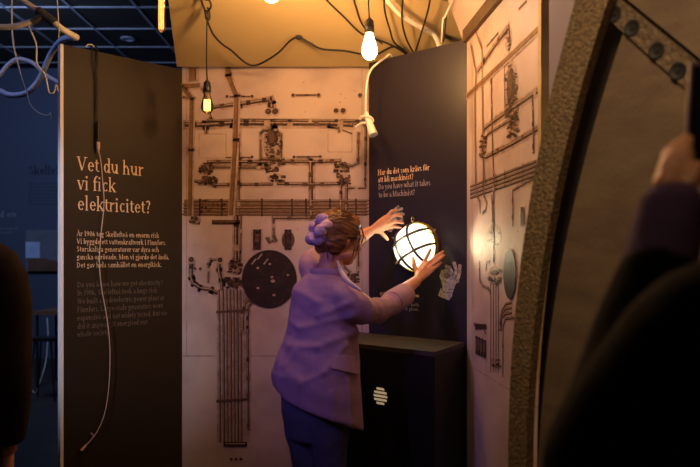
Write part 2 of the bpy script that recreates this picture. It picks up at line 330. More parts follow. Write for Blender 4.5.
# ------------------------------------------------------------------ lettering: a stroke alphabet with serifs
TK, TN = .088, .040
def G_line(x0, y0, x1, y1, w): return ('l', x0, y0, x1, y1, w)
def G_arc(cx, cy, rx, ry, a0, a1, k=1.0): return ('a', cx, cy, rx, ry, a0, a1, k)
def stem(x, y0, y1, fl='', wd=None):
    s = [('l', x, y0, x, y1, wd or TK)]
    if 'b' in fl: s.append(('l', x - .095, y0 + .016, x + .095, y0 + .016, .034))
    if 't' in fl: s.append(('l', x - .105, y1 - .03, x + .02, y1 - .012, .036))
    if 'T' in fl: s.append(('l', x - .1, y1 - .016, x + .1, y1 - .016, .034))
    return s
def dot(x, y, r=.05): return [('l', x - r, y, x + r, y, 2 * r)]
X, A, C = .47, .74, .68
GL = {
 'a': (.46, [G_arc(.21, .34, .13, .13, 0, 155)] + stem(.34, .0, .35) + [G_arc(.2, .135, .14, .135, 70, 300), G_line(.33, .02, .44, .02, .04)]),
 'b': (.50, stem(.11, 0, A, 't') + [G_arc(.27, .235, .17, .235, -150, 150)]),
 'c': (.44, [G_arc(.25, .235, .19, .235, 45, 315)]),
 'd': (.52, stem(.39, 0, A, 't') + [G_line(.39, .02, .5, .02, .04), G_arc(.23, .235, .17, .235, 30, 330)]),
 'e': (.47, [G_arc(.25, .235, .19, .235, 0, 318), G_line(.08, .255, .43, .255, TN)]),
 'f': (.31, stem(.14, 0, .62, 'b') + [G_arc(.27, .61, .13, .14, 50, 180), G_line(.03, .45, .3, .45, TN)]),
 'g': (.46, [G_arc(.22, .31, .15, .16, 0, 360), G_arc(.23, -.06, .18, .13, 0, 360), G_line(.3, .44, .44, .46, .05)]),
 'h': (.55, stem(.11, 0, A, 'tb') + [G_arc(.25, .3, .14, .17, 0, 160)] + stem(.40, 0, .31, 'b')),
 'i': (.28, stem(.13, 0, X, 'tb') + dot(.13, .64)),
 'j': (.27, stem(.15, -.1, X, 't') + [G_arc(.04, -.1, .11, .12, 260, 360)] + dot(.15, .64)),
 'k': (.52, stem(.11, 0, A, 'tb') + [G_line(.14, .2, .4, .45, TN), G_line(.21, .27, .44, .01, TK), G_line(.34, .016, .53, .016, .034), G_line(.31, .455, .48, .455, .034)]),
 'l': (.28, stem(.13, 0, A, 'tb')),
 'm': (.80, stem(.11, 0, X, 'tb') + [G_arc(.24, .3, .13, .17, 0, 160)] + stem(.38, 0, .31, 'b') + [G_arc(.52, .3, .13, .17, 0, 160)] + stem(.66, 0, .31, 'b')),
 'n': (.55, stem(.11, 0, X, 'tb') + [G_arc(.25, .3, .14, .17, 0, 160)] + stem(.40, 0, .31, 'b')),
 'o': (.50, [G_arc(.25, .235, .19, .235, 0, 360)]),
 'p': (.52, stem(.11, -.22, X, 'tb') + [G_arc(.28, .235, .17, .235, -150, 150)]),
 'r': (.38, stem(.11, 0, X, 'tb') + [G_arc(.26, .3, .14, .16, 70, 165)] + dot(.31, .42, .042)),
 's': (.39, [G_arc(.19, .355, .12, .115, 35, 265), G_arc(.19, .12, .13, .12, -150, 85)]),
 't': (.32, stem(.14, .1, .6) + [G_arc(.25, .1, .11, .1, 180, 310), G_line(.03, .45, .3, .45, TN)]),
 'u': (.54, stem(.1, .16, X, 't') + [G_arc(.24, .17, .14, .17, 190, 350)] + stem(.39, 0, X, 't') + [G_line(.39, .02, .5, .02, .04)]),
 'v': (.47, [G_line(.07, .46, .24, .02, TK), G_line(.24, .02, .4, .46, TN), G_line(0, .455, .17, .455, .034), G_line(.31, .455, .48, .455, .034)]),
 'w': (.70, [G_line(.07, .46, .21, .02, TK), G_line(.21, .02, .34, .46, TN), G_line(.34, .46, .48, .02, TK), G_line(.48, .02, .62, .46, TN), G_line(0, .455, .15, .455, .034), G_line(.54, .455, .7, .455, .034)]),
 'x': (.47, [G_line(.07, .46, .41, .01, TK), G_line(.07, .01, .4, .46, TN)]),
 'y': (.47, [G_line(.07, .46, .24, .02, TK), G_line(.4, .46, .17, -.2, TN), G_line(0, .455, .17, .455, .034), G_line(.31, .455, .48, .455, .034)] + dot(.12, -.18, .04)),
 'z': (.43, [G_line(.05, .445, .38, .445, TN), G_line(.36, .45, .07, .02, TK), G_line(.05, .02, .39, .02, TN)]),
 'V': (.66, [G_line(.1, .67, .34, .02, TK * 1.1), G_line(.34, .02, .56, .67, TN), G_line(0, .665, .22, .665, .034), G_line(.45, .665, .67, .665, .034)]),
 'H': (.72, stem(.14, 0, C, 'bT') + stem(.56, 0, C, 'bT') + [G_line(.14, .35, .56, .35, TN)]),
 'D': (.68, stem(.14, 0, C, 'bT') + [G_arc(.22, .34, .38, .325, -100, 100)]),
 'M': (.84, stem(.13, 0, C, 'bT', .05) + stem(.7, 0, C, 'bT') + [G_line(.13, .66, .4, .04, TK), G_line(.4, .04, .7, .66, TN)]),
 'S': (.50, [G_arc(.25, .51, .17, .165, 30, 265), G_arc(.25, .175, .18, .17, -150, 85)]),
 'F': (.54, stem(.14, 0, C, 'bT') + [G_line(.14, .66, .5, .66, TN), G_line(.14, .36, .4, .36, TN), G_line(.49, .67, .49, .54, TN)]),
 'I': (.32, stem(.16, 0, C, 'bT')),
 'L': (.56, stem(.14, 0, C, 'bT') + [G_line(.14, .02, .5, .02, TN), G_line(.5, .02, .5, .16, TN)]),
 'W': (.92, [G_line(.1, .67, .3, .02, TK), G_line(.3, .02, .46, .67, TN), G_line(.46, .67, .66, .02, TK), G_line(.66, .02, .82, .67, TN), G_line(0, .665, .2, .665, .034), G_line(.72, .665, .92, .665, .034)]),
 'B': (.58, stem(.14, 0, C, 'bT') + [G_arc(.22, .51, .2, .16, -95, 95), G_arc(.22, .18, .26, .17, -95, 95)]),
 'A': (.66, [G_line(.08, .02, .32, .67, TN), G_line(.32, .67, .56, .02, TK), G_line(.18, .24, .48, .24, TN), G_line(0, .016, .18, .016, .034), G_line(.46, .016, .66, .016, .034)]),
 '0': (.5, [G_arc(.25, .34, .19, .335, 0, 360)]),
 '1': (.36, stem(.18, 0, C, 'bt')),
 '6': (.5, [G_arc(.25, .2, .18, .2, 0, 360), G_arc(.36, .22, .3, .45, 95, 180)]),
 '9': (.5, [G_arc(.25, .47, .18, .2, 0, 360), G_arc(.14, .45, .3, .45, 275, 360)]),
 '.': (.22, dot(.1, .05)), ',': (.22, dot(.1, .05) + [G_line(.12, .05, .07, -.1, .04)]), '-': (.3, [G_line(.04, .24, .26, .24, .05)]),
 '?': (.42, [G_arc(.2, .53, .15, .15, -60, 160), G_line(.24, .4, .19, .2, .06)] + dot(.19, .05)), ' ': (.24, []),
}
RING = [G_arc(.23, .60, .065, .065, 0, 360, .5)]; UML = dot(.13, .62, .045) + dot(.33, .62, .045)
GL['å'] = (GL['a'][0], GL['a'][1] + RING); GL['ä'] = (GL['a'][0], GL['a'][1] + UML); GL['ö'] = (GL['o'][0], GL['o'][1] + UML)
GL['Å'] = (.66, GL['A'][1] + [G_arc(.32, .78, .07, .07, 0, 360, .5)])

def quads(strokes, bold):
    out = []
    for s in strokes:
        if s[0] == 'l':
            _, x0, y0, x1, y1, wd = s; wd *= bold
            d = math.hypot(x1 - x0, y1 - y0) or 1; nx, ny = -(y1 - y0) / d * wd / 2, (x1 - x0) / d * wd / 2
            out.append([(x0 + nx, y0 + ny), (x0 - nx, y0 - ny), (x1 - nx, y1 - ny), (x1 + nx, y1 + ny)])
        else:
            _, cx, cy, rx, ry, a0, a1, k = s; n = max(5, int(abs(a1 - a0) / 24)); pr = None
            for i in range(n + 1):
                th = R(a0 + (a1 - a0) * i / n); wd = (TN + (TK * 1.08 - TN) * abs(math.cos(th)) ** 1.3) * bold * k
                co, si = math.cos(th), math.sin(th)
                q = ((cx + co * rx, cy + si * (ry - .006)), (cx + co * (rx - wd), cy + si * (ry - wd)))
                if pr: out.append([pr[0], q[0], q[1], pr[1]])
                pr = q
    return out

def write(mb, plane, text, px0, py0, px1, em_px, off=.0012, bold=1.0, flip=1):
    """text on a board: left end and baseline at pixel (px0, py0), right end at px1, em given in pixels at the left end"""
    u0, z0 = plane.uz(px0, py0); u1, _ = plane.uz(px1, py0); _, z1 = plane.uz(px0, py0 - em_px); em = z1 - z0
    W = sum(GL[c][0] for c in text); sx = (u1 - u0) / W; x = 0
    for c in text:
        adv, st = GL[c]
        for q in quads(st, bold):
            ps = [plane.pt(u0 + (x + a) * sx, z0 + b * em, off) for a, b in q]
            mb.add(ps, [(0, 1, 2, 3)])
        x += adv
    return mb

# print helpers: flat marks on a board, traced in its own plane
def band(mb, plane, pts, wpx, off, dshift=0):
    P2 = [plane.uz(*p) for p in pts]
    d0 = plane.hit(*pts[len(pts) // 2]).y; wd = wpx / FPX * d0; sh = dshift / FPX * d0
    for (x0, y0), (x1, y1) in zip(P2, P2[1:]):
        d = math.hypot(x1 - x0, y1 - y0) or 1; nx, ny = -(y1 - y0) / d, (x1 - x0) / d
        if abs(nx) > abs(ny): s_ = 1 if nx > 0 else -1
        else: s_ = -1 if ny > 0 else 1
        ox, oy = nx * s_ * sh, ny * s_ * sh; ex, ey = (x1 - x0) / d * wd * .3, (y1 - y0) / d * wd * .3
        q = [(x0 - ex + nx * wd / 2, y0 - ey + ny * wd / 2), (x0 - ex - nx * wd / 2, y0 - ey - ny * wd / 2), (x1 + ex - nx * wd / 2, y1 + ey - ny * wd / 2), (x1 + ex + nx * wd / 2, y1 + ey + ny * wd / 2)]
        mb.add([plane.pt(a + ox, b + oy, off) for a, b in q], [(0, 1, 2, 3)])
def blob(mb, plane, cx, cy, rx, ry, off, n=18):
    u, z = plane.uz(cx, cy); u1, _ = plane.uz(cx + rx, cy); _, z1 = plane.uz(cx, cy - ry)
    mb.add([plane.pt(u + (u1 - u) * math.cos(2 * math.pi * k / n), z + (z1 - z) * math.sin(2 * math.pi * k / n), off) for k in range(n)], [tuple(range(n))])
def rect(mb, plane, x0, y0, x1, y1, off): mb.add([plane.hit(a, b, off) for a, b in ((x0, y0), (x1, y0), (x1, y1), (x0, y1))], [(0, 1, 2, 3)])

class Mural:
    def __init__(s, plane, wide=1.0): s.wide = wide; s.p = plane; s.L = {k: MB() for k in ('halo', 'dark', 'mid', 'light', 'strap')}; s.rn = random.Random(7)
    def pipe(s, pts, wpx, hi=True, joints=1, halo=True):
        wpx *= s.wide
        if halo: band(s.L['halo'], s.p, pts, wpx * 2.1, .0006, .35)
        band(s.L['dark'], s.p, pts, wpx, .0012); band(s.L['mid'], s.p, pts, wpx * .55, .0018, -.1 * wpx)
        if hi: band(s.L['light'], s.p, pts, wpx * .24, .0024, -.18 * wpx)
        for (x0, y0), (x1, y1) in zip(pts, pts[1:]):
            L = math.hypot(x1 - x0, y1 - y0)
            if L < 14 or not joints: continue
            n = max(1, int(L / (13 + 8 * s.rn.random())))
            for i in range(n):                                  # collars and couplings along a pipe
                t = (i + .3 + .5 * s.rn.random()) / n; x, y = x0 + (x1 - x0) * t, y0 + (y1 - y0) * t
                ln = 1.2 + 1.6 * s.rn.random(); dx, dy = (x1 - x0) / L * ln, (y1 - y0) / L * ln
                band(s.L[s.rn.choice(('dark', 'mid', 'mid', 'light'))], s.p, [(x, y), (x + dx, y + dy)], wpx * 1.28, .0030)
    def strap(s, pts, wpx):
        band(s.L['halo'], s.p, pts, wpx * 1.6, .0033, .6); band(s.L['strap'], s.p, pts, wpx, .0036); band(s.L['mid'], s.p, pts, wpx * .22, .0040, .36 * wpx)
    def dotm(s, x, y, r): blob(s.L['halo'], s.p, x + .4, y + .5, r * 1.5, r * 1.5, .0030); blob(s.L['dark'], s.p, x, y, r, r, .0034); blob(s.L['mid'], s.p, x - .2, y - .2, r * .45, r * .45, .0038)
    def clutter(s, x0, y0, x1, y1, n, lo=1.2, hi=3.4):
        blob(s.L['halo'], s.p, (x0 + x1) / 2, (y0 + y1) / 2, (x1 - x0) * .62, (y1 - y0) * .62, .0006)
        for i in range(n):                                      # valves, brackets, screws of a fitting
            x, y = x0 + (x1 - x0) * s.rn.random(), y0 + (y1 - y0) * s.rn.random(); a, b = lo + (hi - lo) * s.rn.random(), lo + (hi - lo) * s.rn.random()
            k = s.rn.choice(('dark', 'dark', 'dark', 'mid', 'mid', 'light')); of = .0030 + .00012 * (i % 20)
            if k == 'light': a, b = a * .4, b * .4
            if s.rn.random() < .5: rect(s.L[k], s.p, x - a, y - b * .6, x + a, y + b * .6, of)
            else: blob(s.L[k], s.p, x, y, a * .8, b * .8, of, 10)
    def done(s, parent, extra=()):
        names = dict(halo='shading_marking', dark='pipework_marking', mid='tone_marking', light='highlight_marking', strap='ochre_marking')
        mats = dict(halo='halo', dark='pipe_dark', mid='pipe_mid', light='pipe_light', strap='strap')
        for k, mb in s.L.items():
            if mb.v: obj(names[k], mb, M[mats[k]], parent, 0, recalc=False)

# ------------------------------------------------------------------ mural panel, facing the visitors
def board_thing(pl, name, label, cat, m, th=.03, edge=None):
    c = pl.a + pl.u * pl.w / 2 - pl.n * th / 2
    t = thing(name, label, cat, (c.x, c.y, pl.z0))
    obj('board', pl.board(MB(), th), m, t, 0)
    return t
tb = board_thing(PB, 'mural_panel', 'pipework mural panel facing the viewer behind the woman in the mauve blazer', 'panel', M['mural'])
mu = Mural(PB)
mu.strap([(182, 86.5), (199, 85.6)], 4.2); mu.strap([(182.5, 87), (192, 99), (191, 150), (190, 215)], 3.8)
mu.strap([(193, 70), (193, 79)], 7); mu.strap([(228, 66), (228, 75.5), (236.5, 96), (235.5, 140), (231, 214)], 4.4)
mu.pipe([(199, 86), (204, 92), (208, 106), (211, 118), (207, 122)], 2.2); mu.pipe([(182, 97), (189, 98)], 2)
mu.pipe([(211, 107.5), (240, 104), (270, 99.5), (272, 103), (272, 107)], 3.8); mu.pipe([(268, 101), (268, 108)], 1.8)
mu.dotm(268.3, 111.5, 2.9); mu.dotm(275.5, 111.5, 2.9)
mu.pipe([(227, 96.8), (252, 96.6)], 1.4, False); mu.dotm(227, 96.6, 1.5); mu.dotm(252, 96.4, 1.5)
mu.pipe([(294, 95.2), (317, 95.2)], 1.6, False); mu.dotm(293, 95.2, 1.6); mu.dotm(318.5, 95.2, 1.8)
mu.dotm(336, 110.7, 2.2); mu.dotm(343, 110.7, 2.3); mu.dotm(360, 95.2, 1.9)
mu.pipe([(186, 124.5), (205, 125), (232, 123), (275, 123.5), (330, 123.5), (352, 125)], 4.6); mu.pipe([(208, 120.5), (245, 120.8), (275, 120.8), (345, 120.8), (366, 121.5)], 2.4)
mu.pipe([(206, 126), (206, 133)], 2.6); mu.pipe([(330, 126), (352, 133.5)], 1.2, False); mu.pipe([(338, 124), (339, 132)], 2); mu.pipe([(270, 124), (271, 131)], 2.4)
mu.pipe([(355, 124), (362, 121), (366, 128), (365, 188), (347, 188)], 2.2); mu.pipe([(358.5, 133), (358, 163), (352, 166), (340, 163)], 2.2)
mu.pipe([(260.5, 160), (260.5, 133), (263, 130), (267, 130)], 2.0); mu.pipe([(281, 158), (281, 134), (278, 131)], 1.8); mu.pipe([(262, 159), (284, 159)], 2.2)
blob(mu.L['dark'], PB, 272.5, 138.5, 5.6, 8.6, .0030); blob(mu.L['mid'], PB, 271.5, 137, 3.2, 6, .0034); mu.clutter(265, 130, 281, 158, 46, .8, 2.2)
mu.clutter(265, 159, 284, 167, 26, 1, 2.6); mu.clutter(266, 168, 278, 172, 14, 1, 2.4); mu.clutter(269, 175, 284, 181.5, 22, 1, 2.8)
mu.pipe([(208, 162), (235, 161.8), (260, 162), (270, 162)], 3.2); mu.pipe([(280, 161.5), (311, 161.8), (340, 161.2)], 3.4); mu.pipe([(213, 167.3), (240, 167.3), (268, 167.6)], 2.6)
mu.pipe([(226, 157.5), (252, 157.5)], 1.2, False); mu.dotm(252, 157, 1.4); mu.pipe([(294, 157), (320, 156.8)], 1.4, False); mu.dotm(294, 157, 1.4); mu.dotm(320, 156.6, 1.4)
mu.clutter(200, 163, 213, 174, 34, 1, 3); mu.clutter(203, 177, 217, 183.5, 30, 1, 3); mu.clutter(335, 163, 349, 172, 34, 1, 2.8); mu.clutter(338, 174.5, 350, 184, 34, 1, 2.8)
mu.pipe([(192, 180), (200, 182.5), (206, 182), (215, 185), (240, 184.6), (272, 184.4)], 2.8); mu.pipe([(278, 183.8), (310, 184.3), (342, 184)], 2.9)
mu.pipe([(311, 162), (311.5, 215)], 3.6); mu.pipe([(341, 184), (341, 216)], 2.4); mu.pipe([(346.5, 184), (346.5, 216)], 3); mu.pipe([(238.5, 120), (238.5, 215)], 2.6)
mu.pipe([(236.5, 216), (236, 262)], 4.2); mu.pipe([(241, 216), (240.5, 260)], 1.8)
for yy, x0 in ((201, 192), (204.4, 184), (207.8, 184), (211.3, 184), (214.3, 183)): mu.pipe([(x0, yy), (240, yy), (300, yy + .2), (368, yy - .3)], 2.1, True, 0, False)
rect(mu.L['strap'], PB, 184, 199.5, 367, 216, .0009)
for xx in (200, 222, 262, 292, 306, 330, 356): band(mu.L['dark'], PB, [(xx, 199), (xx, 216)], 1.6, .0046)
mu.clutter(200, 200, 228, 212, 20, 1, 2.2); mu.pipe([(273, 218), (340, 218)], 2.6); mu.pipe([(273.5, 218), (273.5, 237), (276, 241)], 2.2); mu.pipe([(276, 241), (270, 242), (268, 238)], 1.6)
mu.pipe([(266, 238), (269, 243), (273, 240)], 1.2, False); rect(mu.L['dark'], PB, 212, 220, 240, 224.4, .0030); rect(mu.L['mid'], PB, 213, 220.6, 236, 222.4, .0034)
mu.clutter(190, 217, 200, 224, 16, 1, 2.6)
rect(mu.L['dark'], PB, 253, 229.5, 261, 250, .0030); rect(mu.L['halo'], PB, 251.5, 229, 262.5, 251, .0007); rect(mu.L['mid'], PB, 255, 234, 259, 242, .0034); mu.dotm(257, 231.8, 1.6)
blob(mu.L['mid'], PB, 288.2, 240, 6.6, 9, .0030); rect(mu.L['dark'], PB, 284.6, 229.5, 291.6, 250, .0034); mu.dotm(288, 232, 1.3); mu.dotm(288, 248, 1.3)
mu.pipe([(191.5, 259), (191.5, 278), (194, 284), (200, 288), (212, 290), (217, 293)], 3.6); mu.dotm(191.5, 259.5, 2.6); mu.dotm(195, 268.5, 1.3); mu.dotm(200.3, 268.5, 1.3)
mu.pipe([(208.4, 282), (208.6, 264), (211, 260), (219, 259.5)], 2.2); mu.pipe([(219.5, 260), (219, 270), (221.5, 280), (222, 289)], 3.2); mu.dotm(220, 260, 2.4)
mu.clutter(229, 260, 242, 274, 30, 1, 2.8); mu.clutter(224, 278, 246, 288, 36, 1, 3)
rect(mu.L['halo'], PB, 217, 290, 250, 442, .0008)
for i, xx in enumerate((219, 223, 226.6, 230.2, 233.6, 237, 240.4)): mu.pipe([(xx, 290), (xx + .6, 330), (xx + 1.2, 442)], 1.9 + .4 * (i % 2), True, 0, False)
for r_ in (8, 12, 16): mu.pipe([(252 - .1 * r_, 304 - r_ * .55), (246 - r_ * .1, 306 - r_ * .3), (242 + r_ * .2 - 2, 318), (242 + r_ * .2 - 2, 330)], 2.1)
mu.pipe([(254, 301), (248.5, 306), (247.6, 320), (248.4, 430)], 2.4)
for yy in (312, 401): band(mu.L['mid'], PB, [(217, yy), (249, yy - 2)], 2.4, .0046)
band(mu.L['dark'], PB, [(225, 444), (246, 444)], 4.5, .0046); band(mu.L['light'], PB, [(226, 443.4), (245, 443.4)], 1.2, .005)
for xx in (231, 236, 241): mu.dotm(xx, 459, 1.4)
band(mu.L['halo'], PB, [(182, 356), (368, 356)], 1.4, .0007); band(mu.L['halo'], PB, [(186.5, 68), (186.5, 356)], .8, .0007); band(mu.L['halo'], PB, [(362, 68), (362, 470)], .8, .0007)
for x0, y0, x1, y1 in ((199, 134, 226, 158), (328, 130, 352, 152)):
    for a, b in (((x0, y0), (x1, y0)), ((x1, y0), (x1, y1)), ((x1, y1), (x0, y1)), ((x0, y1), (x0, y0))): band(mu.L['halo'], PB, [a, b], .8, .0007)
for _ in range(46): x, y = 186 + 176 * random.random(), 70 + 280 * random.random(); blob(mu.L['halo'], PB, x, y, .5 + .5 * random.random(), .5 + .6 * random.random(), .0005, 8)
mu.clutter(342, 274, 358, 286, 40, 1, 3); mu.dotm(346.5, 280.5, 3); mu.dotm(354, 280.5, 3)
mu.pipe([(343, 262), (345, 268), (350, 272)], 2); mu.pipe([(352, 286), (352, 470)], 3); mu.pipe([(346, 286), (346, 470)], 2.4); mu.pipe([(358, 218), (358, 272)], 2.4)
mu.done(tb)
d = MB(); blob(d, PB, 269.5, 279, 27.5, 29, .0050, 48); obj('printed_disc', d, M['blot'], tb, 0, recalc=False)
d = MB()
for x, y, r_ in ((273, 281, 1.6), (272, 277, 1.2), (258, 288, 1), (274, 295, 1.2), (288, 275, .9), (258, 268, 1.1), (270, 264, 1)): blob(d, PB, x, y, r_ * 1.4, r_, .0054, 10)
for x, y in ((264, 264), (258, 259), (252, 264)): band(d, PB, [(x, y), (x + 4, y - 5)], 1.3, .0054)
obj('speck_marking', d, M['halo'], tb, 0, recalc=False)

# ------------------------------------------------------------------ mural panel, right side
tw = board_thing(PW, 'mural_panel', 'pipework mural panel at right seen edge on between navy panel and bronze wheel', 'panel', M['mural'])
mu = Mural(PW, 1.3)
mu.strap([(475, 14), (476.8, 33), (482.6, 49), (483, 110), (484.5, 196)], 2.6); mu.strap([(471.4, 46), (476.6, 73), (475.4, 100), (476.2, 193)], 2.0)
mu.pipe([(484.5, 196), (487, 203), (486, 210), (482.6, 213)], 1.8); mu.pipe([(476.2, 193), (480, 201), (480.4, 213)], 1.6)
mu.pipe([(478, 71), (493, 48.5), (509, 27)], 4); mu.pipe([(509, 27), (510, 38), (509.5, 50)], 1.8); mu.clutter(506, 30, 512, 50, 14, .7, 1.8)
mu.strap([(467.5, 96), (500, 66), (539, 29.5)], 5.2); mu.pipe([(467.5, 97.5), (500, 68), (539, 32)], 1.8); mu.pipe([(487, 46.5), (498.4, 33)], 1.7, False); mu.pipe([(519, 9), (527, 1)], 1.7, False)
mu.pipe([(491.6, 73), (492, 118), (494, 180), (494, 262)], 2.8); mu.pipe([(504.6, 66), (505, 108)], 1.5); mu.pipe([(505, 66), (509, 62)], 1.5)
blob(mu.L['dark'], PW, 511.5, 88, 4.2, 20, .0030); blob(mu.L['mid'], PW, 510.5, 86, 2.2, 13, .0034); mu.clutter(506, 66, 517, 120, 60, .8, 2.4); mu.clutter(508, 116, 518, 138, 30, .9, 2.6)
mu.pipe([(482.5, 150), (482.4, 136), (485, 128), (496, 119.5), (518, 104.5), (539.5, 90)], 3.6); mu.pipe([(485, 141), (488, 134), (505, 123.5), (514, 118)], 2.4)
mu.clutter(480, 136, 485.5, 158, 30, .8, 2); mu.pipe([(486, 157.5), (512, 144), (543, 126)], 3.4); mu.pipe([(532.5, 97), (533.2, 115), (534, 152)], 2.6); mu.pipe([(492, 196), (494, 250)], 2)
for i, (a, b) in enumerate(((186.6, 161.5), (190.4, 166), (194.2, 170.5), (198, 175))): mu.pipe([(470.5, a), (503, (a + b) / 2 + .3), (536, b)], 2.3, True, 0, False)
for x in (484, 497, 506, 524): band(mu.L['dark'], PW, [(x, 200 - (x - 470) * .37), (x, 184 - (x - 470) * .39)], 1.6, .0046)
mu.pipe([(513, 226), (513, 190.5), (522, 185), (533, 179)], 2.2); rect(mu.L['dark'], PW, 520.5, 207, 524, 226, .0030); mu.clutter(488, 226, 500, 246, 8, .8, 1.6)
mu.pipe([(479.5, 262), (480, 280), (483, 286), (489, 289), (491, 294)], 1.9); mu.pipe([(486, 270), (487, 262), (490, 261)], 1.5); mu.clutter(489, 268, 501, 284, 30, .8, 2.2)
for i, xx in enumerate((491, 493.6, 496.2, 498.6)): mu.pipe([(xx, 284), (xx + .2, 330), (xx, 372)], 1.4, True, 0, False)
for k in range(3): mu.pipe([(512, 303 + 5 * k), (506, 304 + 5 * k), (502 - .8 * k, 311 + 4 * k), (501.5 - .8 * k, 330)], 1.8)
mu.pipe([(514, 318), (506, 319), (503.4, 326), (503, 376)], 1.8)
rect(mu.L['dark'], PW, 475, 324, 486.5, 329, .0030); mu.pipe([(474, 324), (482, 326), (486, 333)], 1.8)
for k in range(4): rect(mu.L['dark'], PW, 475.4 + 2.8 * k, 336 + k * 1.3, 477.5 + 2.8 * k, 354 + k * 1.3, .0032); rect(mu.L['light'], PW, 475.9 + 2.8 * k, 338 + k * 1.3, 476.4 + 2.8 * k, 349 + k * 1.3, .0036)
mu.clutter(491, 360, 501, 367, 12, .7, 1.8)
band(mu.L['halo'], PW, [(471, 366), (545, 412)], 1.5, .0007); band(mu.L['halo'], PW, [(472.5, 40), (472.5, 450)], .7, .0007)
for _ in range(30): x, y = 473 + 66 * random.random(), 30 + 330 * random.random(); blob(mu.L['halo'], PW, x, y, .4 + .4 * random.random(), .5 + .8 * random.random(), .0005, 8)
mu.done(tw)
d = MB(); blob(d, PW, 510.5, 274, 6.4, 25, .0050, 40); obj('printed_disc', d, M['blot'], tw, 0, recalc=False)

bt = PW.a + PW.u * PW.w / 2
tag(obj('top_shade_strip', MB().box(PW.a + PW.u * PW.w * .5 + PW.n * .012 + Vector((0, 0, 2.512)), (PW.w / 2, .010, .03), (PW.u, PW.n, Vector((0, 0, 1)))), M['shade_strip'], None, 0, loc=(bt.x, bt.y, 2.5)), 'painted strip of shade along the top edge of the right mural', 'shade_strip')  # dark bar added as the shade under the side canopy

# ochre post and plain board past the mural
c = PW.b + Vector((-.006, -.024, 0))
tag(obj('corner_post', MB().box((c.x, c.y, 1.35), (.019, .019, 1.35)), M['post'], loc=(c.x, c.y, 0)), 'ochre corner post between the right mural and the bronze wheel', 'post')
c = PG.a + PG.u * PG.w / 2
tag(obj('plain_panel', PG.board(MB(), .03), M['plain'], None, 0, loc=(c.x, c.y, 0)), 'plain pinkish board half hidden behind the bronze wheel rim', 'panel')

# ------------------------------------------------------------------ dark text panels
tl = board_thing(PL, 'text_panel', 'dark brown text panel at left with the large question about electricity', 'panel', M['panel_l'], .028)
e = MB().box(PL.a - PL.u * .008 - PL.n * .014 + Vector((0, 0, ZT / 2)), (.008, .0145, ZT / 2), (PL.u, PL.n, Vector((0, 0, 1)))); o = obj('board_edge', e, M['edge'], tl, 0); o['label'] = 'white front edge of the panel'
t1 = MB()
write(t1, PL, 'Vet du hur', 76.5, 170.2, 143.5, 20.5); write(t1, PL, 'vi fick', 77, 189.6, 116, 20.5); write(t1, PL, 'elektricitet?', 77, 210, 151, 20.5)
obj('heading_lettering', t1, M['ink'], tl, 0, recalc=False)['label'] = 'cream serif heading'
t1 = MB()
for s_, x1, y in (('År 1906 tog Skellefteå en enorm risk', 159, 236), ('Vi byggde ett vattenkraftverk i Finnfors.', 166, 243.8), ('Storskaliga generatorer var dyra och', 159, 251.5), ('ganska oprövade. Men vi gjorde det ändå.', 169, 259.4), ('Det gav hela samhället en energikick.', 161.5, 267.6)):
    write(t1, PL, s_, 76.5, y, x1, 7.6, bold=1.15)
obj('text_lettering', t1, M['ink'], tl, 0, recalc=False)['label'] = 'small cream paragraph'
t1 = MB()
for s_, x1, y in (('Do you know how we got electricity?', 162.7, 287.3), ('In 1906, Skellefteå took a huge risk', 157, 295.5), ('We built a hydroelectric power plant at', 164, 304), ('Finnfors. Large-scale generators were', 163, 312.4), ('expensive and not widely tested. But we', 167, 320.7), ('did it anyway. It energised our', 147.5, 329), ('whole society.', 110, 337)):
    write(t1, PL, s_, 77, y, x1, 8.0, bold=1.1)
obj('translation_lettering', t1, M['ink_dim'], tl, 0, recalc=False)['label'] = 'dim brown paragraph'

tr = board_thing(PR, 'text_panel', 'navy text panel at right that carries the glowing caged lamp', 'panel', M['panel_r'], .028)
t1 = MB(); write(t1, PR, 'Har du det som krävs för', 378, 175.3, 429.6, 7.9, bold=1.5); write(t1, PR, 'att bli maskinist?', 378, 182.4, 413.6, 7.9, bold=1.5)
obj('heading_lettering', t1, M['ink'], tr, 0, recalc=False)['label'] = 'bold cream heading'
t1 = MB(); write(t1, PR, 'Do you have what it takes', 378.5, 189.6, 430.6, 7.9, bold=1.25); write(t1, PR, 'to be a Machinist?', 378.8, 197.6, 415, 7.9, bold=1.25)
obj('translation_lettering', t1, M['ink_grey'], tr, 0, recalc=False)['label'] = 'grey second heading'
t1 = MB(); write(t1, PR, 'Håll händerna runt lampan', 380, 295.2, 419.5, 4.6, bold=1.4); write(t1, PR, 'och se om den tänds.', 380, 299.4, 412, 4.6, bold=1.4)
obj('text_lettering', t1, M['ink'], tr, 0, recalc=False)
t1 = MB(); write(t1, PR, 'Hold the lamp in both', 380, 304.2, 419.5, 4.4, bold=1.1); write(t1, PR, 'hands to see it glow.', 380, 308.6, 419.5, 4.4, bold=1.1)
obj('caption_lettering', t1, M['ink_grey'], tr, 0, recalc=False)

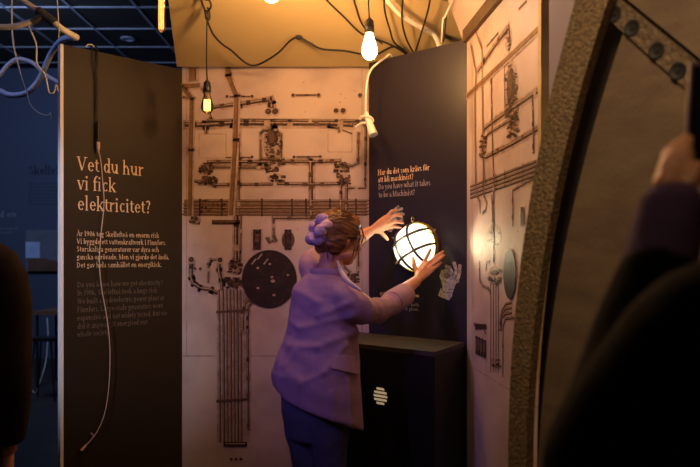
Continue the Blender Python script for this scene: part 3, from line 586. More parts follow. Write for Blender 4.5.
def printed_hand(name, pts, parent):
    """monochrome photograph of a gesturing hand printed on the board: list of (kind, data)"""
    a, b = MB(), MB(); k = 0
    for kind, q, wd in pts:
        k += 1; off = .0014 + .00012 * k
        if kind == 'f':
            n = len(q)
            for i in range(n - 1): band(a, PR, [q[i], q[i + 1]], wd[i], off)
            for i in range(n): blob(a, PR, q[i][0], q[i][1], wd[min(i, n - 2)] / 2, wd[min(i, n - 2)] / 2, off, 12)
        elif kind == 'p': a.add([PR.hit(x, y, off) for x, y in q], [tuple(range(len(q)))])
        elif kind == 'd':
            for i in range(len(q) - 1): band(b, PR, [q[i], q[i + 1]], wd, off)
        elif kind == 'h': blob(b, PR, q[0], q[1], wd[0], wd[1], off, 14)
    o = obj(name, a, M['hand_pr'], parent, 0, recalc=False); o['label'] = 'pale printed hand making a ring of thumb and finger'
    obj('printed_creases', b, M['hand_line'], o, 0, recalc=False)
HAND = [('p', [(441.5, 281), (443.5, 277), (450, 277.5), (455.5, 276), (457, 281), (453.8, 289), (451, 298), (443, 296), (443, 290)], 0),
        ('f', [(457, 281), (459.6, 272), (460, 266)], [4.4, 3.6]), ('f', [(454.5, 277), (456.5, 270), (454.4, 263.5)], [4.4, 3.8]), ('f', [(452.5, 274), (449.8, 268), (447, 266.5)], [4, 3.6]),
        ('f', [(444, 282), (441.8, 276), (442.8, 272), (446.5, 270.6)], [4.8, 4.2, 3.6]), ('f', [(452, 279), (452, 274.5), (449, 271.5), (445.5, 271)], [4.4, 3.8, 3.2]),
        ('h', (447, 275.8), (2.6, 3.2)), ('d', [(453, 277), (455.2, 270)], .7), ('d', [(456, 279), (458, 272)], .7), ('d', [(446, 281), (450, 285), (451, 290)], .6),
        ('p', [(441, 288), (438, 295.5), (441.5, 297.5), (449, 300.5), (452.4, 296), (452, 292.4), (446, 292.5)], 0), ('d', [(441.5, 289.5), (445, 292.6), (452, 292.4)], .8), ('d', [(440.5, 296), (444, 292.4)], .7)]
printed_hand('printed_hand', HAND, tr)
mir = []
for kind, q, wd in HAND:                               # the left hand of the print, mirrored and turned
    def tf(p):
        x, y = -(p[0] - 449) * .72, (p[1] - 282) * .72; a = R(52); return (394 + x * math.cos(a) - y * math.sin(a), 220 + x * math.sin(a) + y * math.cos(a))
    mir.append((kind, tf(q) if kind == 'h' else [tf(p) for p in q], [k_ * .75 for k_ in wd] if isinstance(wd, list) else tuple(k_ * .75 for k_ in wd) if isinstance(wd, tuple) else wd))
printed_hand('printed_hand', mir, tr)

# ------------------------------------------------------------------ canopy boards over the booth
SL = .44
def canopy_pt(x, y): return Vector((x, y, 2.505 + (3.86 - y) * SL))
def slab(poly, th):
    n = (poly[1] - poly[0]).cross(poly[2] - poly[0]).normalized()
    if n.z < 0: n = -n
    return MB().prism(poly, n * th)
poly = [canopy_pt(-.955, 3.86), canopy_pt(.68, 3.86), canopy_pt(.57, 3.45), canopy_pt(.40, 3.39), canopy_pt(.38, 2.80), canopy_pt(-.79, 2.80)]
tag(obj('canopy_board', slab(poly, .03), M['canopy'], None, 0, loc=(-.2, 3.86, 2.505)), 'beige canopy board sloping up above the facing pipework mural', 'canopy board')
def side_pt(x, y): return Vector((x, y, 2.50 + (.5616 + .0914 * (3.36 - y) - x) * 2.5))
poly = [side_pt(.556, 3.42), side_pt(.652, 2.36), side_pt(.50, 2.36), side_pt(.41, 3.40)]
tag(obj('canopy_board', slab(poly, .02), M['plain'], None, 0, loc=(.6, 3.0, 2.5)), 'steep pinkish canopy board above the right side mural', 'canopy board')

# ------------------------------------------------------------------ black plinth with lit round vent
bz = 1.047
fr = Vector((.364, 3.0, 0)); bu = PR.u
bk = (PR.a + PR.u * PR.w + PR.n * .002 - fr); dep = bk.dot(-PR.n) - .003
wid = .66
tbx = thing('plinth', 'black box plinth with a lit round vent under the navy panel', 'plinth', (fr.x - bu.x * wid / 2 - PR.n.x * dep / 2, fr.y - bu.y * wid / 2 - PR.n.y * dep / 2, 0))
foot = [fr, Vector((.548, 3.352, 0)), PR.pt(.0, 0, .004) - bu * .12, fr - bu * wid]
obj('cabinet', MB().prism(foot, Vector((0, 0, bz - .02))), M['black'], tbx, 0)
obj('top_board', MB().prism([p + Vector((0, 0, bz - .02)) for p in foot], Vector((0, 0, .02))), M['boxtop'], tbx, 0)
PF = Plane((fr - bu * wid)[:2], fr[:2], 0, bz)
vc = PF.hit(381, 396); vr = .040
o = obj('vent_ring', MB().lathe(vc, PF.n, [(vr + .012, 0), (vr + .012, .006), (vr + .004, .008), (vr + .004, .001)], 32), M['black'], tbx)
v = MB()
for k in range(5):
    zz = (k - 2) * .0165; hw = math.sqrt(max(vr * vr - zz * zz, 0)) - .002
    v.box(vc + Vector((0, 0, zz)) + PF.n * .004, (hw, .004, .0045), (PF.u, (PF.n + Vector((0, 0, .5))).normalized(), Vector((0, 0, 1))))
vm = mat('vent_lit', (.8, .66, .45), .5, emit=((1, .76, .45), .28), noise=(30, (.75, .6, .4), 2, .4, .7))
obj('vent_slat', v, vm, tbx, 0)['label'] = 'row of lit horizontal slats'

# ------------------------------------------------------------------ caged bulkhead lamp
pc = PR.hit(412.0, 247, .062); n = PR.n; base = pc - n * .062
tlmp = thing('bulkhead_lamp', 'round glowing caged lamp held between the two hands of the woman', 'lamp', base)
obj('back_plate', MB().lathe(base, n, [(.126, .001), (.128, .010), (.124, .016), (.122, .024)], 48), M['brass'], tlmp)
prof = [(.117 * math.cos(a), .03 + .102 * math.sin(a)) for a in [R(14 + 7 * k) for k in range(11)]]
prof2 = [(.1155, .02), (.117, .03), (.1170, .036), (.117 * math.cos(R(7)), .03 + .102 * math.sin(R(7))), (.117 * math.cos(R(14)), .03 + .102 * math.sin(R(14)))]
obj('glass_rim', MB().lathe(base, n, prof2, 48), M['domerim'], tlmp)['label'] = 'yellow green lower band of the glass'
obj('glass_dome', MB().lathe(base, n, prof, 48), M['dome'], tlmp)['label'] = 'glowing white glass dome'
R_C = .123; ca = MB(); up = Vector((0, 0, 1)); uu = PR.u
def dome_pt(a, b, lift=.006):
    r2 = (a * a + b * b) / R_C ** 2; h = .03 + (.102 + lift) * math.sqrt(max(0, 1 - min(r2, 1)))
    return base + uu * a + up * b + n * h
ro = R(28)
for off in (-.042, .042):
    for k_ in (0, 1):
        pts = []
        for i in range(21):
            t = -1 + 2 * i / 20; L = math.sqrt(R_C ** 2 - off ** 2); x, y = (t * L, off) if k_ == 0 else (off, t * L)
            pts.append(dome_pt(x * math.cos(ro) - y * math.sin(ro), x * math.sin(ro) + y * math.cos(ro)))
        ca.tube(pts, .0062, 8, 1)
obj('cage_bar', ca, M['cage'], tlmp)
obj('cage_ring', MB().tube([base + n * .032 + (uu * math.cos(2 * math.pi * k / 40) + up * math.sin(2 * math.pi * k / 40)) * R_C for k in range(41)], .005, 8, 1), M['brass'], tlmp)
for a in (160, 215, 95, 35):
    q = base + n * .04 + (uu * math.cos(R(a)) + up * math.sin(R(a))) * .128; rr_ = (uu * math.cos(R(a)) + up * math.sin(R(a)))
    obj('wing_nut', MB().tube([q + rr_ * .012 + (rr_ * math.cos(2 * math.pi * k / 14) + n * math.sin(2 * math.pi * k / 14)) * .011 for k in range(15)], .003, 6, 1).tube([q - rr_ * .012, q + rr_ * .004], .005, 8, 1), M['brass'], tlmp)

# unseen spot and point light added outside the dome to boost the lamp's glow
light('bulkhead_side_fill', 'SPOT', base + n * .075 + uu * .135, PW.hit(484, 240), 8.5, (1.0, .84, .48), .03, 62, 1)
light('bulkhead_front_fill', 'POINT', base + n * .165, base, 1.1, (1.0, .86, .58), .03)

# ------------------------------------------------------------------ hanging bulbs
def bulb_lamp(name, label, tip, cordtop, lit, shape, scale=1.0, glow='bulb'):
    t = thing(name, label, 'lamp', tip)
    if shape == 'pear': prof = [(.002, 0), (.012, .002), (.022, .009), (.030, .022), (.032, .036), (.029, .055), (.0225, .078), (.0165, .098), (.014, .112)]; H = .112
    else: prof = [(.001, 0), (.008, .002), (.0135, .008), (.015, .018), (.015, .17), (.0135, .18)]; H = .18
    prof = [(a * scale, b * scale) for a, b in prof]; H *= scale
    up = Vector((0, 0, 1))
    if lit: obj('glass_bulb', MB().lathe(tip, up, prof, 28), M[glow], t)['label'] = 'blazing white glass bulb'
    else:
        obj('glass_bulb', MB().lathe(tip, up, prof, 28), M['amber'], t)['label'] = 'clear amber glass bulb'
        f = MB(); 
        if shape == 'pear':
            for k in range(8):
                a = 2 * math.pi * k / 8; f.tube([tip + Vector((math.cos(a) * .014 * scale, math.sin(a) * .014 * scale, z)) for z in (.018 * scale, .072 * scale)], .0034 * scale, 6, 1)
            obj('filament', f, M['filcore'], t)['label'] = 'glowing yellow filament'
        else:
            for k in range(4):
                a = 2 * math.pi * k / 4; f.tube([tip + Vector((math.cos(a) * .0075 * scale, math.sin(a) * .0075 * scale, z)) for z in (.012 * scale, .17 * scale)], .0022 * scale, 6, 1)
            obj('filament', f, M['filament'], t)['label'] = 'glowing amber filament'
    hz = tip + up * (H - .004)
    obj('lamp_holder', MB().lathe(hz, up, [(r_ * scale, z_ * scale) for r_, z_ in ((.0165, 0), (.0205, .004), (.0205, .034), (.018, .037), (.018, .052), (.010, .060), (.005, .066))], 24), M['holder'], t)
    obj('cord', MB().tube([hz + up * .06 * scale] + [Vector(p) for p in cordtop], .0032, 8, 4), M['cable'], t)
    return t
CTY = 4.0
tipb = P(369.5, 59.5, 3.1)
bulb_lamp('pendant_bulb', 'brightly lit pear shaped bulb hanging in front of the navy panel', tipb, [P(368.5, 2, 3.1), P(368.5, -30, 3.1)], True, 'pear', 1.06)
tipc = P(271.5, 2.2, 2.95)
bulb_lamp('pendant_bulb', 'lit bulb at the top edge, only its rounded tip in view', tipc, [tipc + Vector((0, 0, .24)), tipc + Vector((0, 0, .36))], True, 'pear', 1.15)
tipa = P(207.2, 114, 3.57)
bulb_lamp('pendant_bulb', 'clear amber bulb with glowing filament in front of the facing mural', tipa, [P(206.5, 60, 3.50), P(207, 18, 3.40)], False, 'pear', 1.0)
tipe = Vector((.20, 2.38, 2.43))
bulb_lamp('pendant_bulb', 'lit bulb hanging above the frame near the right side mural', tipe, [tipe + Vector((0, 0, .24)), tipe + Vector((0, 0, .40))], True, 'pear', 1.0, 'bulb_soft')
tipd = P(161.2, 32.5, 2.55)
bulb_lamp('tube_bulb', 'tubular amber filament lamp hanging above the brown text panel', tipd, [tipd + Vector((0, 0, .5)), Vector((tipd.x, 2.55, 3.98))], False, 'tube', 1.0)

# ------------------------------------------------------------------ cables and conduits
def cable(name, label, cat, pts, r, m, group=None, seg=8):
    o = obj(name, MB().tube(pts, r, seg, 6), M[m], None, loc=tuple(pts[0])); return tag(o, label, cat, group)
DC = 3.36
def cn(px, py, off=.05):                       # a point just in front of the sloping canopy board
    d = Vector(((px - 350) / FPX, 1, (HZ - py) / FPX)); # CAMZ + d.z*t = 2.505 + (3.86 - t)*SL
    t = (2.505 + 3.86 * SL - CAMZ) / (d.z + SL); t -= off; return Vector((d.x * t, t, CAMZ + d.z * t))
cable('draped_cable', 'black cable draped along the canopy from the knot to the navy panel', 'cable',
      [cn(207, 20, .30), cn(213, 34, .2), cn(222, 44, .14), cn(232, 51, .1), cn(243, 61, .08), cn(252, 65.5, .08), cn(262, 63, .08), cn(278, 53, .06), cn(290, 41, .04), cn(299, 37.5, .03), cn(310, 43, .05), cn(322, 49, .06), cn(345, 51, .06), cn(361, 54, .05), cn(375, 55, .05), cn(392, 47, .05), cn(405, 50, .08)], .0052, 'cable')
kn = thing('cable_knot', 'black knot of looped cables hanging above the clear amber bulb', 'cable', P(207, 16, 3.40))
k = MB().ell(P(207, 15, 3.40), (.012, .012, .026))
k.tube([P(207 + 2.6 * math.cos(a * .9), 14 + 6 * math.sin(a * 1.3), 3.40 + .012 * math.sin(a * 2)) for a in [i * .5 for i in range(18)]], .0048, 8, 3)
obj('knot', k, M['cable'], kn)
obj('loop', MB().tube([P(206, 12, 3.4), P(203, 5, 3.38), P(201, -3, 3.36), P(199, -30, 3.3), P(199, -90, 3.2), Vector((-.7, 3.0, 3.98))], .005, 8, 5).tube([P(208, 12, 3.4), P(211, 6, 3.38), P(209, 0, 3.36), P(204, -4, 3.34), P(203, -40, 3.3)], .005, 8, 5), M['cable'], kn)
tag(obj('cable_clip', MB().ell(cn(299, 37.5, .025), (.02, .014, .012)), M['cable'], loc=tuple(cn(299, 37.5))), 'small black clip pinning the draped cable to the canopy', 'clip')
tops = [([(322, -6), (345, 18), (362, 34), (384, 42), (400, 50), (410, 58)], 'black cable curving furthest left under the canopy, passing behind the lit bulb'),
        ([(353, -6), (357, 10), (362, 24), (372, 36), (386, 46)], 'black cable rising just left of the lit bulb cord'),
        ([(384, -6), (385, 12), (390, 30), (394, 42), (407, 53)], 'black cable rising just right of the lit bulb cord'),
        ([(403, -6), (402, 20), (406, 38), (413, 52)], 'black cable rising straight above the navy panel, left of the white conduit'),
        ([(431, -6), (427, 14), (421, 34), (415, 53)], 'black cable slanting up to the right beyond the white conduit')]
for pts, lb in tops: cable('drop_cable', lb, 'cable', [cn(pts[0][0] - .6 * (pts[1][0] - pts[0][0]), -62, .04), cn(pts[0][0] - .25 * (pts[1][0] - pts[0][0]), -30, .08)] + [cn(x, y, .13) for x, y in pts[:-1]] + [PR.hit(pts[-1][0], pts[-1][1], -.06)], .0046, 'cable', 'cables gathered behind the navy panel')
cable('conduit', 'thick white conduit curving down behind the top of the navy panel', 'conduit', [cn(352, -70, .04), cn(366, -36, .07), cn(380, -10, .10), cn(392, 6, .10), cn(404, 17, .09), cn(424, 29, .08), cn(434, 35, .06), P(440, 47, 3.50)], .0125, 'white', seg=12)
rc = thing('rod_and_wire', 'pale wire with a dark rod at the right end of navy panel top', 'wire', tuple(P(445, 40, 3.42)))
obj('rod', MB().tube([P(446, 15, 3.40), P(444.5, 28, 3.42), P(443, 42, 3.44)], .006, 8, 3), M['cable'], rc)
obj('wire', MB().tube([P(455, -4, 3.3), P(449, 8, 3.36), P(445, 17, 3.40), P(443, 20, 3.42), P(442, 42, 3.45)], .005, 8, 4), M['white'], rc)
# white flex with empty lampholder
wf = thing('white_flex', 'white flex looping over the navy panel with an empty white lampholder', 'lamp', tuple(P(370, 130, 3.62)))
obj('flex', MB().tube([PR.hit(394, 62, -.06), PR.hit(390, 54.5, -.012), PR.hit(385, 58, .022), P(378, 63, 3.60), P(371.5, 69, 3.60), P(367.5, 79, 3.60), P(366, 95, 3.60), P(366, 118, 3.60), P(366.5, 124, 3.60)], .0054, 10, 6), M['white'], wf)
obj('lampholder', MB().tube([P(366, 113, 3.58), P(369, 122, 3.57), P(371.5, 129, 3.56), P(373.5, 135, 3.55)], [.010, .016, .020, .024], 18, 3), M['white'], wf)
obj('cable_tie', MB().tube([P(360, 119, 3.58), P(363, 116, 3.56), P(370, 117, 3.56), P(373, 121, 3.57), P(369, 123, 3.58), P(362, 123, 3.58), P(356, 127, 3.6)], .0065, 8, 4), M['white'], wf)
# pull cord on the left panel
pcg = thing('hanging_cord', 'black cable with a thin beige pull cord hanging over the brown text panel', 'cord', tuple(PL.hit(98, 140, .02)))
H_ = lambda x, y, o=.02: PL.hit(x, y, o)
obj('cable', MB().tube([PL.hit(95, 52, -.03) , PL.hit(94.5, 46.2, .0), H_(97.5, 52, .012), H_(97, 90), H_(98.5, 102), H_(97.5, 118), H_(98, 130)], .0034, 8, 5), M['cable'], pcg)
obj('second_cable', MB().tube([PL.hit(91, 51, -.03), PL.hit(91.5, 45.6, .0), H_(94.5, 60), H_(96.5, 75), H_(99, 88), H_(97, 106), H_(98, 120)], .0030, 8, 5), M['cable'], pcg)
obj('connector', MB().tube([H_(98, 122), H_(98, 143)], .0085, 12, 1), M['cable'], pcg)
obj('sleeve_tip', MB().tube([H_(98, 142), H_(98.2, 147), H_(98.4, 152)], [.0095, .009, .004], 12, 1), M['cord'], pcg)
obj('pull_cord', MB().tube([H_(98.4, 150), H_(101, 162), H_(103, 185), H_(104, 205), H_(100.5, 240), H_(99.5, 265), H_(102, 290), H_(107, 318), H_(110, 350), H_(109, 385), H_(105, 412), H_(98, 430), H_(90, 441), H_(84, 447)], .0024, 8, 6).tube([H_(94, 436), H_(91, 433)], .003, 8, 1), M['cord'], pcg)
obj('tassel', MB().tube([H_(87, 444), H_(84, 447.5), H_(81.5, 450.5)], [.004, .0065, .008], 10, 2), M['cord'], pcg)
tag(obj('hook', MB().tube([PL.hit(86, 47.2, .01), PL.hit(88, 44.6, .012), PL.hit(92, 44.8, .012), PL.hit(94, 47, .01)], .004, 8, 3), M['white'], loc=tuple(PL.hit(90, 46))), 'small pale hook on the top edge of the brown text panel', 'hook')
# conduits at upper left
Q = lambda x, y, D=3.3: P(x, y, D)
wc = thing('conduit', 'branching white conduit with grey joint above the top corner of the brown text panel', 'conduit', tuple(Q(45, 15)))
obj('tube', MB().tube([Q(10, -9), Q(22, 0), Q(45, 16), Q(62, 29), Q(77, 37.5, 3.4)], .0150, 12, 3), M['white'], wc)
obj('joint_sleeve', MB().tube([Q(38, 10.5), Q(56, 24)], .0215, 12, 1), M['grey'], wc)
obj('branch_tube', MB().tube([Q(-20, 24), Q(0, 27), Q(14, 26.5), Q(28, 23), Q(40, 17.5)], .0145, 12, 4), M['white'], wc)
obj('joint_sleeve', MB().tube([Q(33, 21), Q(44, 16)], .019, 12, 1), M['grey'], wc)
cable('flexible_tube', 'blue lit tube rising from the left edge up to the panel top corner', 'tube', [P(-14, 88, 4.1), P(0, 91, 4.1), P(10, 95, 4.1), P(26, 93, 4.1), P(39, 80, 4.1), P(51, 54, 4.0), P(62, 40, 3.8), P(75, 37, 3.7)], .0165, 'bluelit_tube', seg=12)
cable('flexible_tube', 'blue lit tube arching below the white conduits to behind the panel edge', 'tube', [P(-14, 92, 4.5), P(0, 75, 4.5), P(8, 65, 4.5), P(18, 59, 4.5), P(33, 63, 4.5), P(46, 75, 4.5), P(60, 83, 4.5), P(80, 92, 4.5)], .0135, 'bluelit_tube', seg=12)
cable('loose_wire', 'pale loose wire dangling furthest left and ending in a small curl', 'wire', [P(12, -3, 3.8), P(12, 15, 3.8), P(13, 41, 3.8), P(19, 67, 3.8), P(28, 95, 3.8), P(31, 105, 3.8), P(39, 113, 3.8), P(48, 115.5, 3.8), P(51, 113, 3.8), P(52, 119, 3.8)], .0042, 'white')
cable('loose_wire', 'pale loose wire dangling beside the brown panel white edge', 'wire', [P(28, 23, 3.3), P(29, 27, 3.3), P(36, 44, 3.3), P(37, 64, 3.3), P(45, 75, 3.3), P(49, 92, 3.3), P(54, 92, 3.3), P(56, 85, 3.3), P(58, 91, 3.3)], .0040, 'white')
cable('loose_wire', 'thin pale wire hanging straight beside the white conduit joint', 'wire', [P(57, -5, 3.25), P(58, 14, 3.25), P(59, 30, 3.25), P(58.5, 38, 3.25)], .0025, 'white')

# ------------------------------------------------------------------ far room, left
PFW = Plane((-6.9, 9.4), (4, 9.4), 0, 4)
ws = thing('wall_lettering', 'dark exhibition lettering printed on the far blue wall', 'lettering', tuple(PFW.hit(45, 175)))
t1 = MB(); write(t1, PFW, 'Skellefteå', 28.5, 174.5, 73, 12.5, bold=1.3); obj('heading_lettering', t1, M['ink_black'], ws, 0, recalc=False)
t1 = MB()
for i in range(7): write(t1, PFW, 'det var en stor risk som gav staden', 29, 184.5 + 3.4 * i, 66 + 3 * (i % 3), 3.0, bold=1.2)
obj('paragraph_lettering', t1, M['ink_black'], ws, 0, recalc=False)
ws = thing('wall_lettering', 'pale lettering on the far blue wall at the left edge', 'lettering', tuple(PFW.hit(10, 215)))
t1 = MB(); write(t1, PFW, 'land en', -14, 217, 17, 9, bold=1.2); obj('heading_lettering', t1, M['ink_pale'], ws, 0, recalc=False)
t1 = MB(); write(t1, PFW, 'en stad som vann allt', -14, 229.5, 18, 3.2); write(t1, PFW, 'med egen kraft', -14, 233.5, 12, 3.2); obj('paragraph_lettering', t1, M['ink_pale'], ws, 0, recalc=False)
pf = thing('wall_picture', 'picture with a blue square on the far blue wall', 'picture', tuple(PFW.hit(50, 270)))
def fr4(x0, y0, x1, y1, off, th): 
    a, b = PFW.hit(x0, y0), PFW.hit(x1, y1); return MB().box(((a.x + b.x) / 2, 9.4 - off - th / 2, (a.z + b.z) / 2), (abs(a.x - b.x) / 2, th / 2, abs(a.z - b.z) / 2))
obj('panel', fr4(28, 230, 78, 271, .0, .06), M['pic_a'], pf, 0)
obj('image_square', fr4(28, 242, 42, 258, .06, .012), M['pic_b'], pf, 0)
fp = MB().prism([PFW.hit(x, y, .063) for x, y in ((28, 259), (43, 258), (66, 263.5), (78, 268), (78, 271), (28, 271))], (0, -.006, 0)); obj('image_floor', fp, M['pic_c'], pf, 0)
tt = thing('side_table', 'small wooden table against the far blue wall', 'table', (-3.35, 7.9, 0))
a, b = P(36, 311, 7.9), P(78, 316, 7.9)
obj('table_top', MB().box(((a.x + b.x) / 2, 8.1, .835), ((b.x - a.x) / 2, .3, .022)), M['wood'], tt)
for sx in (-.2, .2):
    for sy in (-.25, .25): obj('leg', MB().tube([((a.x + b.x) / 2 + sx, 8.1 + sy, .0), ((a.x + b.x) / 2 + sx, 8.1 + sy, .815)], .015, 8, 1), M['metal'], tt)
st = thing('stool', 'dark stool with slanted legs before the far wooden table', 'stool', tuple(P(46, 372, 7.2) * 1))
st.location.z = 0; sc_ = st.location
obj('seat', MB().box((sc_.x, sc_.y, .62), (.12, .11, .018)), M['metal'], st)
for sx in (-1, 1):
    for sy in (-1, 1): obj('leg', MB().tube([(sc_.x + sx * .14, sc_.y + sy * .12, 0), (sc_.x + sx * .08, sc_.y + sy * .07, .605)], .009, 8, 1), M['metal'], st)
cable('floor_cord', 'thin white cord hanging from the far table onto the floor', 'cord', [P(47, 318, 7.76), P(48, 335, 7.7), P(46, 360, 7.6), P(42, 376, 7.5), (P(36, 383, 7.5).x, 7.5, .012), (P(28, 383, 7.5).x, 7.6, .012)], .006, 'white')
rl = P(128, 37, 8.08)
tag(obj('ceiling_spot', MB().lathe((rl.x, 8.08, 3.985), (0, 0, -1), [(.085, 0), (.085, .012), (.06, .016), (.055, .004)], 24), M['grid'], loc=(rl.x, 8.08, 3.98)), 'round recessed ceiling light, unlit, among the dark far tiles', 'ceiling light')

# ------------------------------------------------------------------ big bronze generator wheel, right
PD = Plane((.426, 1.9), (1.026, 1.1), 0, 3)
def fit(pts):
    q = np.array([PD.uz(*p) for p in pts]); A_ = np.c_[2 * q, np.ones(len(q))]; s_, *_ = np.linalg.lstsq(A_, (q ** 2).sum(1), rcond=None)
    return s_[0], s_[1], math.sqrt(s_[2] + s_[0] ** 2 + s_[1] ** 2)
OUT = [(607 - 31, 0), (559, 62), (546, 105), (535.5, 167), (522, 265), (512.6, 357), (507, 462)]
INN = [(608, 0), (595.6, 40), (577, 102), (560.5, 165), (540, 285), (530, 377), (526, 443)]
GAP = [(621, 5), (606.5, 47), (589, 110), (573, 167), (546, 288), (534.5, 377), (529.5, 443)]
def arc_x(c, z): return c[0] - math.sqrt(max(c[2] ** 2 - (z - c[1]) ** 2, 0))
co_, ci_, cg_ = fit(OUT), fit(INN), fit(GAP)
zs = [0.0 + 3.3 * i / 60 for i in range(61)]
def sector(cA, cB, off, th, zlist):
    poly = [PD.pt(arc_x(cA, z), z, off) for z in zlist] + [PD.pt(arc_x(cB, z) if not callable(cB) else cB(z), z, off) for z in reversed(zlist)]
    # built as a strip so that the long curved polygon stays clean
    mb = MB(); nn = len(zlist); L = poly[:nn]; Rr = list(reversed(poly[nn:])); ex = -PD.n * th; vs, fs = [], []
    for i in range(nn): vs += [L[i], Rr[i], Rr[i] + ex, L[i] + ex]
    for i in range(nn - 1):
        a = 4 * i; b = a + 4
        for p_, q_ in ((0, 1), (1, 2), (2, 3), (3, 0)): fs.append((a + p_, a + q_, b + q_, b + p_))
    fs += [(3, 2, 1, 0), (4 * nn - 4, 4 * nn - 3, 4 * nn - 2, 4 * nn - 1)]
    return mb.add(vs, fs)
wb = PD.pt(.5, 0)
gw = thing('generator_wheel', 'huge curved bronze wheel rim with a riveted brown plate at right', 'wheel', (wb.x, wb.y, 0))
obj('rim', sector(co_, ci_, .0, .03, zs), M['rim'], gw)['label'] = 'rough bronze outer rim'
obj('back_plate', sector((co_[0] + .03, co_[1], co_[2]), lambda z: 1.25, -.085, .02, zs), M['hole_shade'], gw)['label'] = 'black sheet for the shade in the gap behind the rim'  # black sheet put in as the shade of the gap
flu0, flz0 = PD.uz(608, 14); flu1, flz1 = PD.uz(690, 78)
fu = [PD.uz(619, 2), PD.uz(687, 58)]; fl_ = [PD.uz(611, 26), PD.uz(673, 82)]
def lin(q, u): return q[0][1] + (u - q[0][0]) * (q[1][1] - q[0][1]) / (q[1][0] - q[0][0])
# lower plate: from the gap curve to the right edge, under the flange
def gapu(z): return arc_x(cg_, z)
zl = [z for z in zs if z <= fl_[0][1] - .01]
edgeL = [(gapu(z), z) for z in zl]; topz = zl[-1]
poly = edgeL + [(fl_[0][0] + .004, lin(fl_, fl_[0][0] + .004)), (1.2, lin(fl_, 1.2)), (1.2, 0.0)]
obj('face_plate', MB().prism([PD.pt(u_, z_, -.042) for u_, z_ in poly], -PD.n * .006), M['plate'], gw, 0)['label'] = 'brown scratched steel plate'
poly = [(fu[0][0] - .06, lin(fu, fu[0][0] - .06)), (1.2, lin(fu, 1.2)), (1.2, lin(fl_, 1.2)), (fl_[0][0] - .03, lin(fl_, fl_[0][0] - .03))]
fg = obj('flange', MB().prism([PD.pt(u_, z_, -.034) for u_, z_ in poly], -PD.n * .03), M['flange'], gw, 0)
for x, y in ((614, 14), (632, 28), (656.6, 50.7), (678, 71)):
    c = PD.hit(x, y, -.034); obj('bolt', MB().lathe(c, PD.n, [(.020, -.002), (.020, .002), (.016, .0025), (.013, .0008), (.006, .0006), (.005, .003)], 14), M['hole_shade'], fg)
poly = [(fu[0][0] - .055, lin(fu, fu[0][0] - .055) + .012), (1.2, lin(fu, 1.2) + .012), (1.2, 3.3), (arc_x(cg_, 3.2) + .05, 3.3)] + [(gapu(z), z) for z in reversed([z for z in zs if z > lin(fu, fu[0][0] - .055) + .05])]
obj('upper_plate', MB().prism([PD.pt(u_, z_, -.040) for u_, z_ in poly], -PD.n * .006), M['plate'], gw, 0)

# ------------------------------------------------------------------ people
def frame(f):
    f = Vector(f).normalized(); r = Vector((f.y, -f.x, 0)).normalized(); u = r.cross(f); return r, f, u
def curve3(a, b, c): return [a, (a + c) / 2 + (b - (a + c) / 2), c]
def finger(mb, k, m, t, r0, r1):
    mb.tube([k, (k + m) / 2, m, (m + t) / 2, t], [r0, r0 * .95, r0 * .95, (r0 + r1) / 2, r1 * .9], 10, 3); mb.ell(t, r1, seg=10, rings=8)

# --- woman in the mauve blazer
FT = Vector((-.125, 2.93, 0))
fdir = Vector((.64, .77, 0)); tr_, tf_, tu_ = frame(fdir)
hr_, hf_, hu_ = frame((.86, .48, -.12))
HC = P(338.5, 238, 2.97)
ax = (hr_, hf_, hu_)
b = MB()
def hp(r_, f_, u_): return HC + hr_ * r_ + hf_ * f_ + hu_ * u_
b.ell(hp(0, -.006, .020), (.072, .090, .090), ax); b.ell(hp(0, .028, -.035), (.058, .058, .075), ax)
b.ell(hp(0, .056, -.088), (.027, .024, .022), ax)                                   # chin
b.tube([hp(0, .078, .012), hp(0, .094, -.014), hp(0, .106, -.030), hp(0, .090, -.040)], [.008, .010, .012, .009], 10, 3)   # nose
b.ell(hp(0, .082, -.060), (.024, .010, .010), ax); b.ell(hp(0, .074, .036), (.052, .016, .016), ax)
for s_ in (-1, 1):
    b.ell(hp(s_ * .073, -.004, -.012), (.008, .020, .032), ax); b.ell(hp(s_ * .032, .066, -.024), (.026, .024, .026), ax); b.ell(hp(s_ * .046, .02, -.07), (.02, .05, .022), ax)
NK = P(327, 277, 2.95)
b.tube([NK + Vector((0, 0, -.05)), NK, P(331, 262, 2.95), hp(0, -.018, -.04)], [.062, .054, .050, .052], 16, 4)
# torso core under the blazer, hips and legs
SHC = P(323, 288, 2.95)
def ell_ring(c, a_, b_, n_=28, r__=None, f__=None, ex=2.3):
    r__, f__ = r__ or tr_, f__ or tf_; out = []
    for k in range(n_):
        th = 2 * math.pi * k / n_; cx, sx = math.cos(th), math.sin(th)
        out.append(c + r__ * a_ * math.copysign(abs(cx) ** (2 / ex), cx) + f__ * b_ * math.copysign(abs(sx) ** (2 / ex), sx))
    return out
def V(x, y, z): return Vector((x, y, z))
b.loft([ell_ring(P(321, 278, 2.95), .08, .06), ell_ring(P(321, 290, 2.95), .14, .085), ell_ring(P(320, 320, 2.95), .13, .095), ell_ring(P(318, 350, 2.95), .115, .09), ell_ring(P(317, 380, 2.95), .14, .112), ell_ring(P(316, 410, 2.95), .14, .11)])
hipz = P(317, 405, 2.95).z
def leg(mb, s_, grow=0.0):
    h = Vector((-.143, 2.95, hipz)) + tr_ * s_ * .066; kx = FT + tr_ * s_ * .066 + V(-.018, 0, 0) + V(0, 0, .46) + tf_ * .03; an = FT + tr_ * s_ * .09 + V(0, 0, .085) - tf_ * .02
    mb.tube([h + V(0, 0, .04), h + V(0, 0, -.10), (h + kx) / 2 + V(0, 0, -.03), kx, (kx + an) / 2 + V(0, 0, .06) - tf_ * .012, an], [.088 + grow, .084 + grow, .066 + grow, .051 + grow, .052 + grow, .036 + grow], 18, 4)
    return an
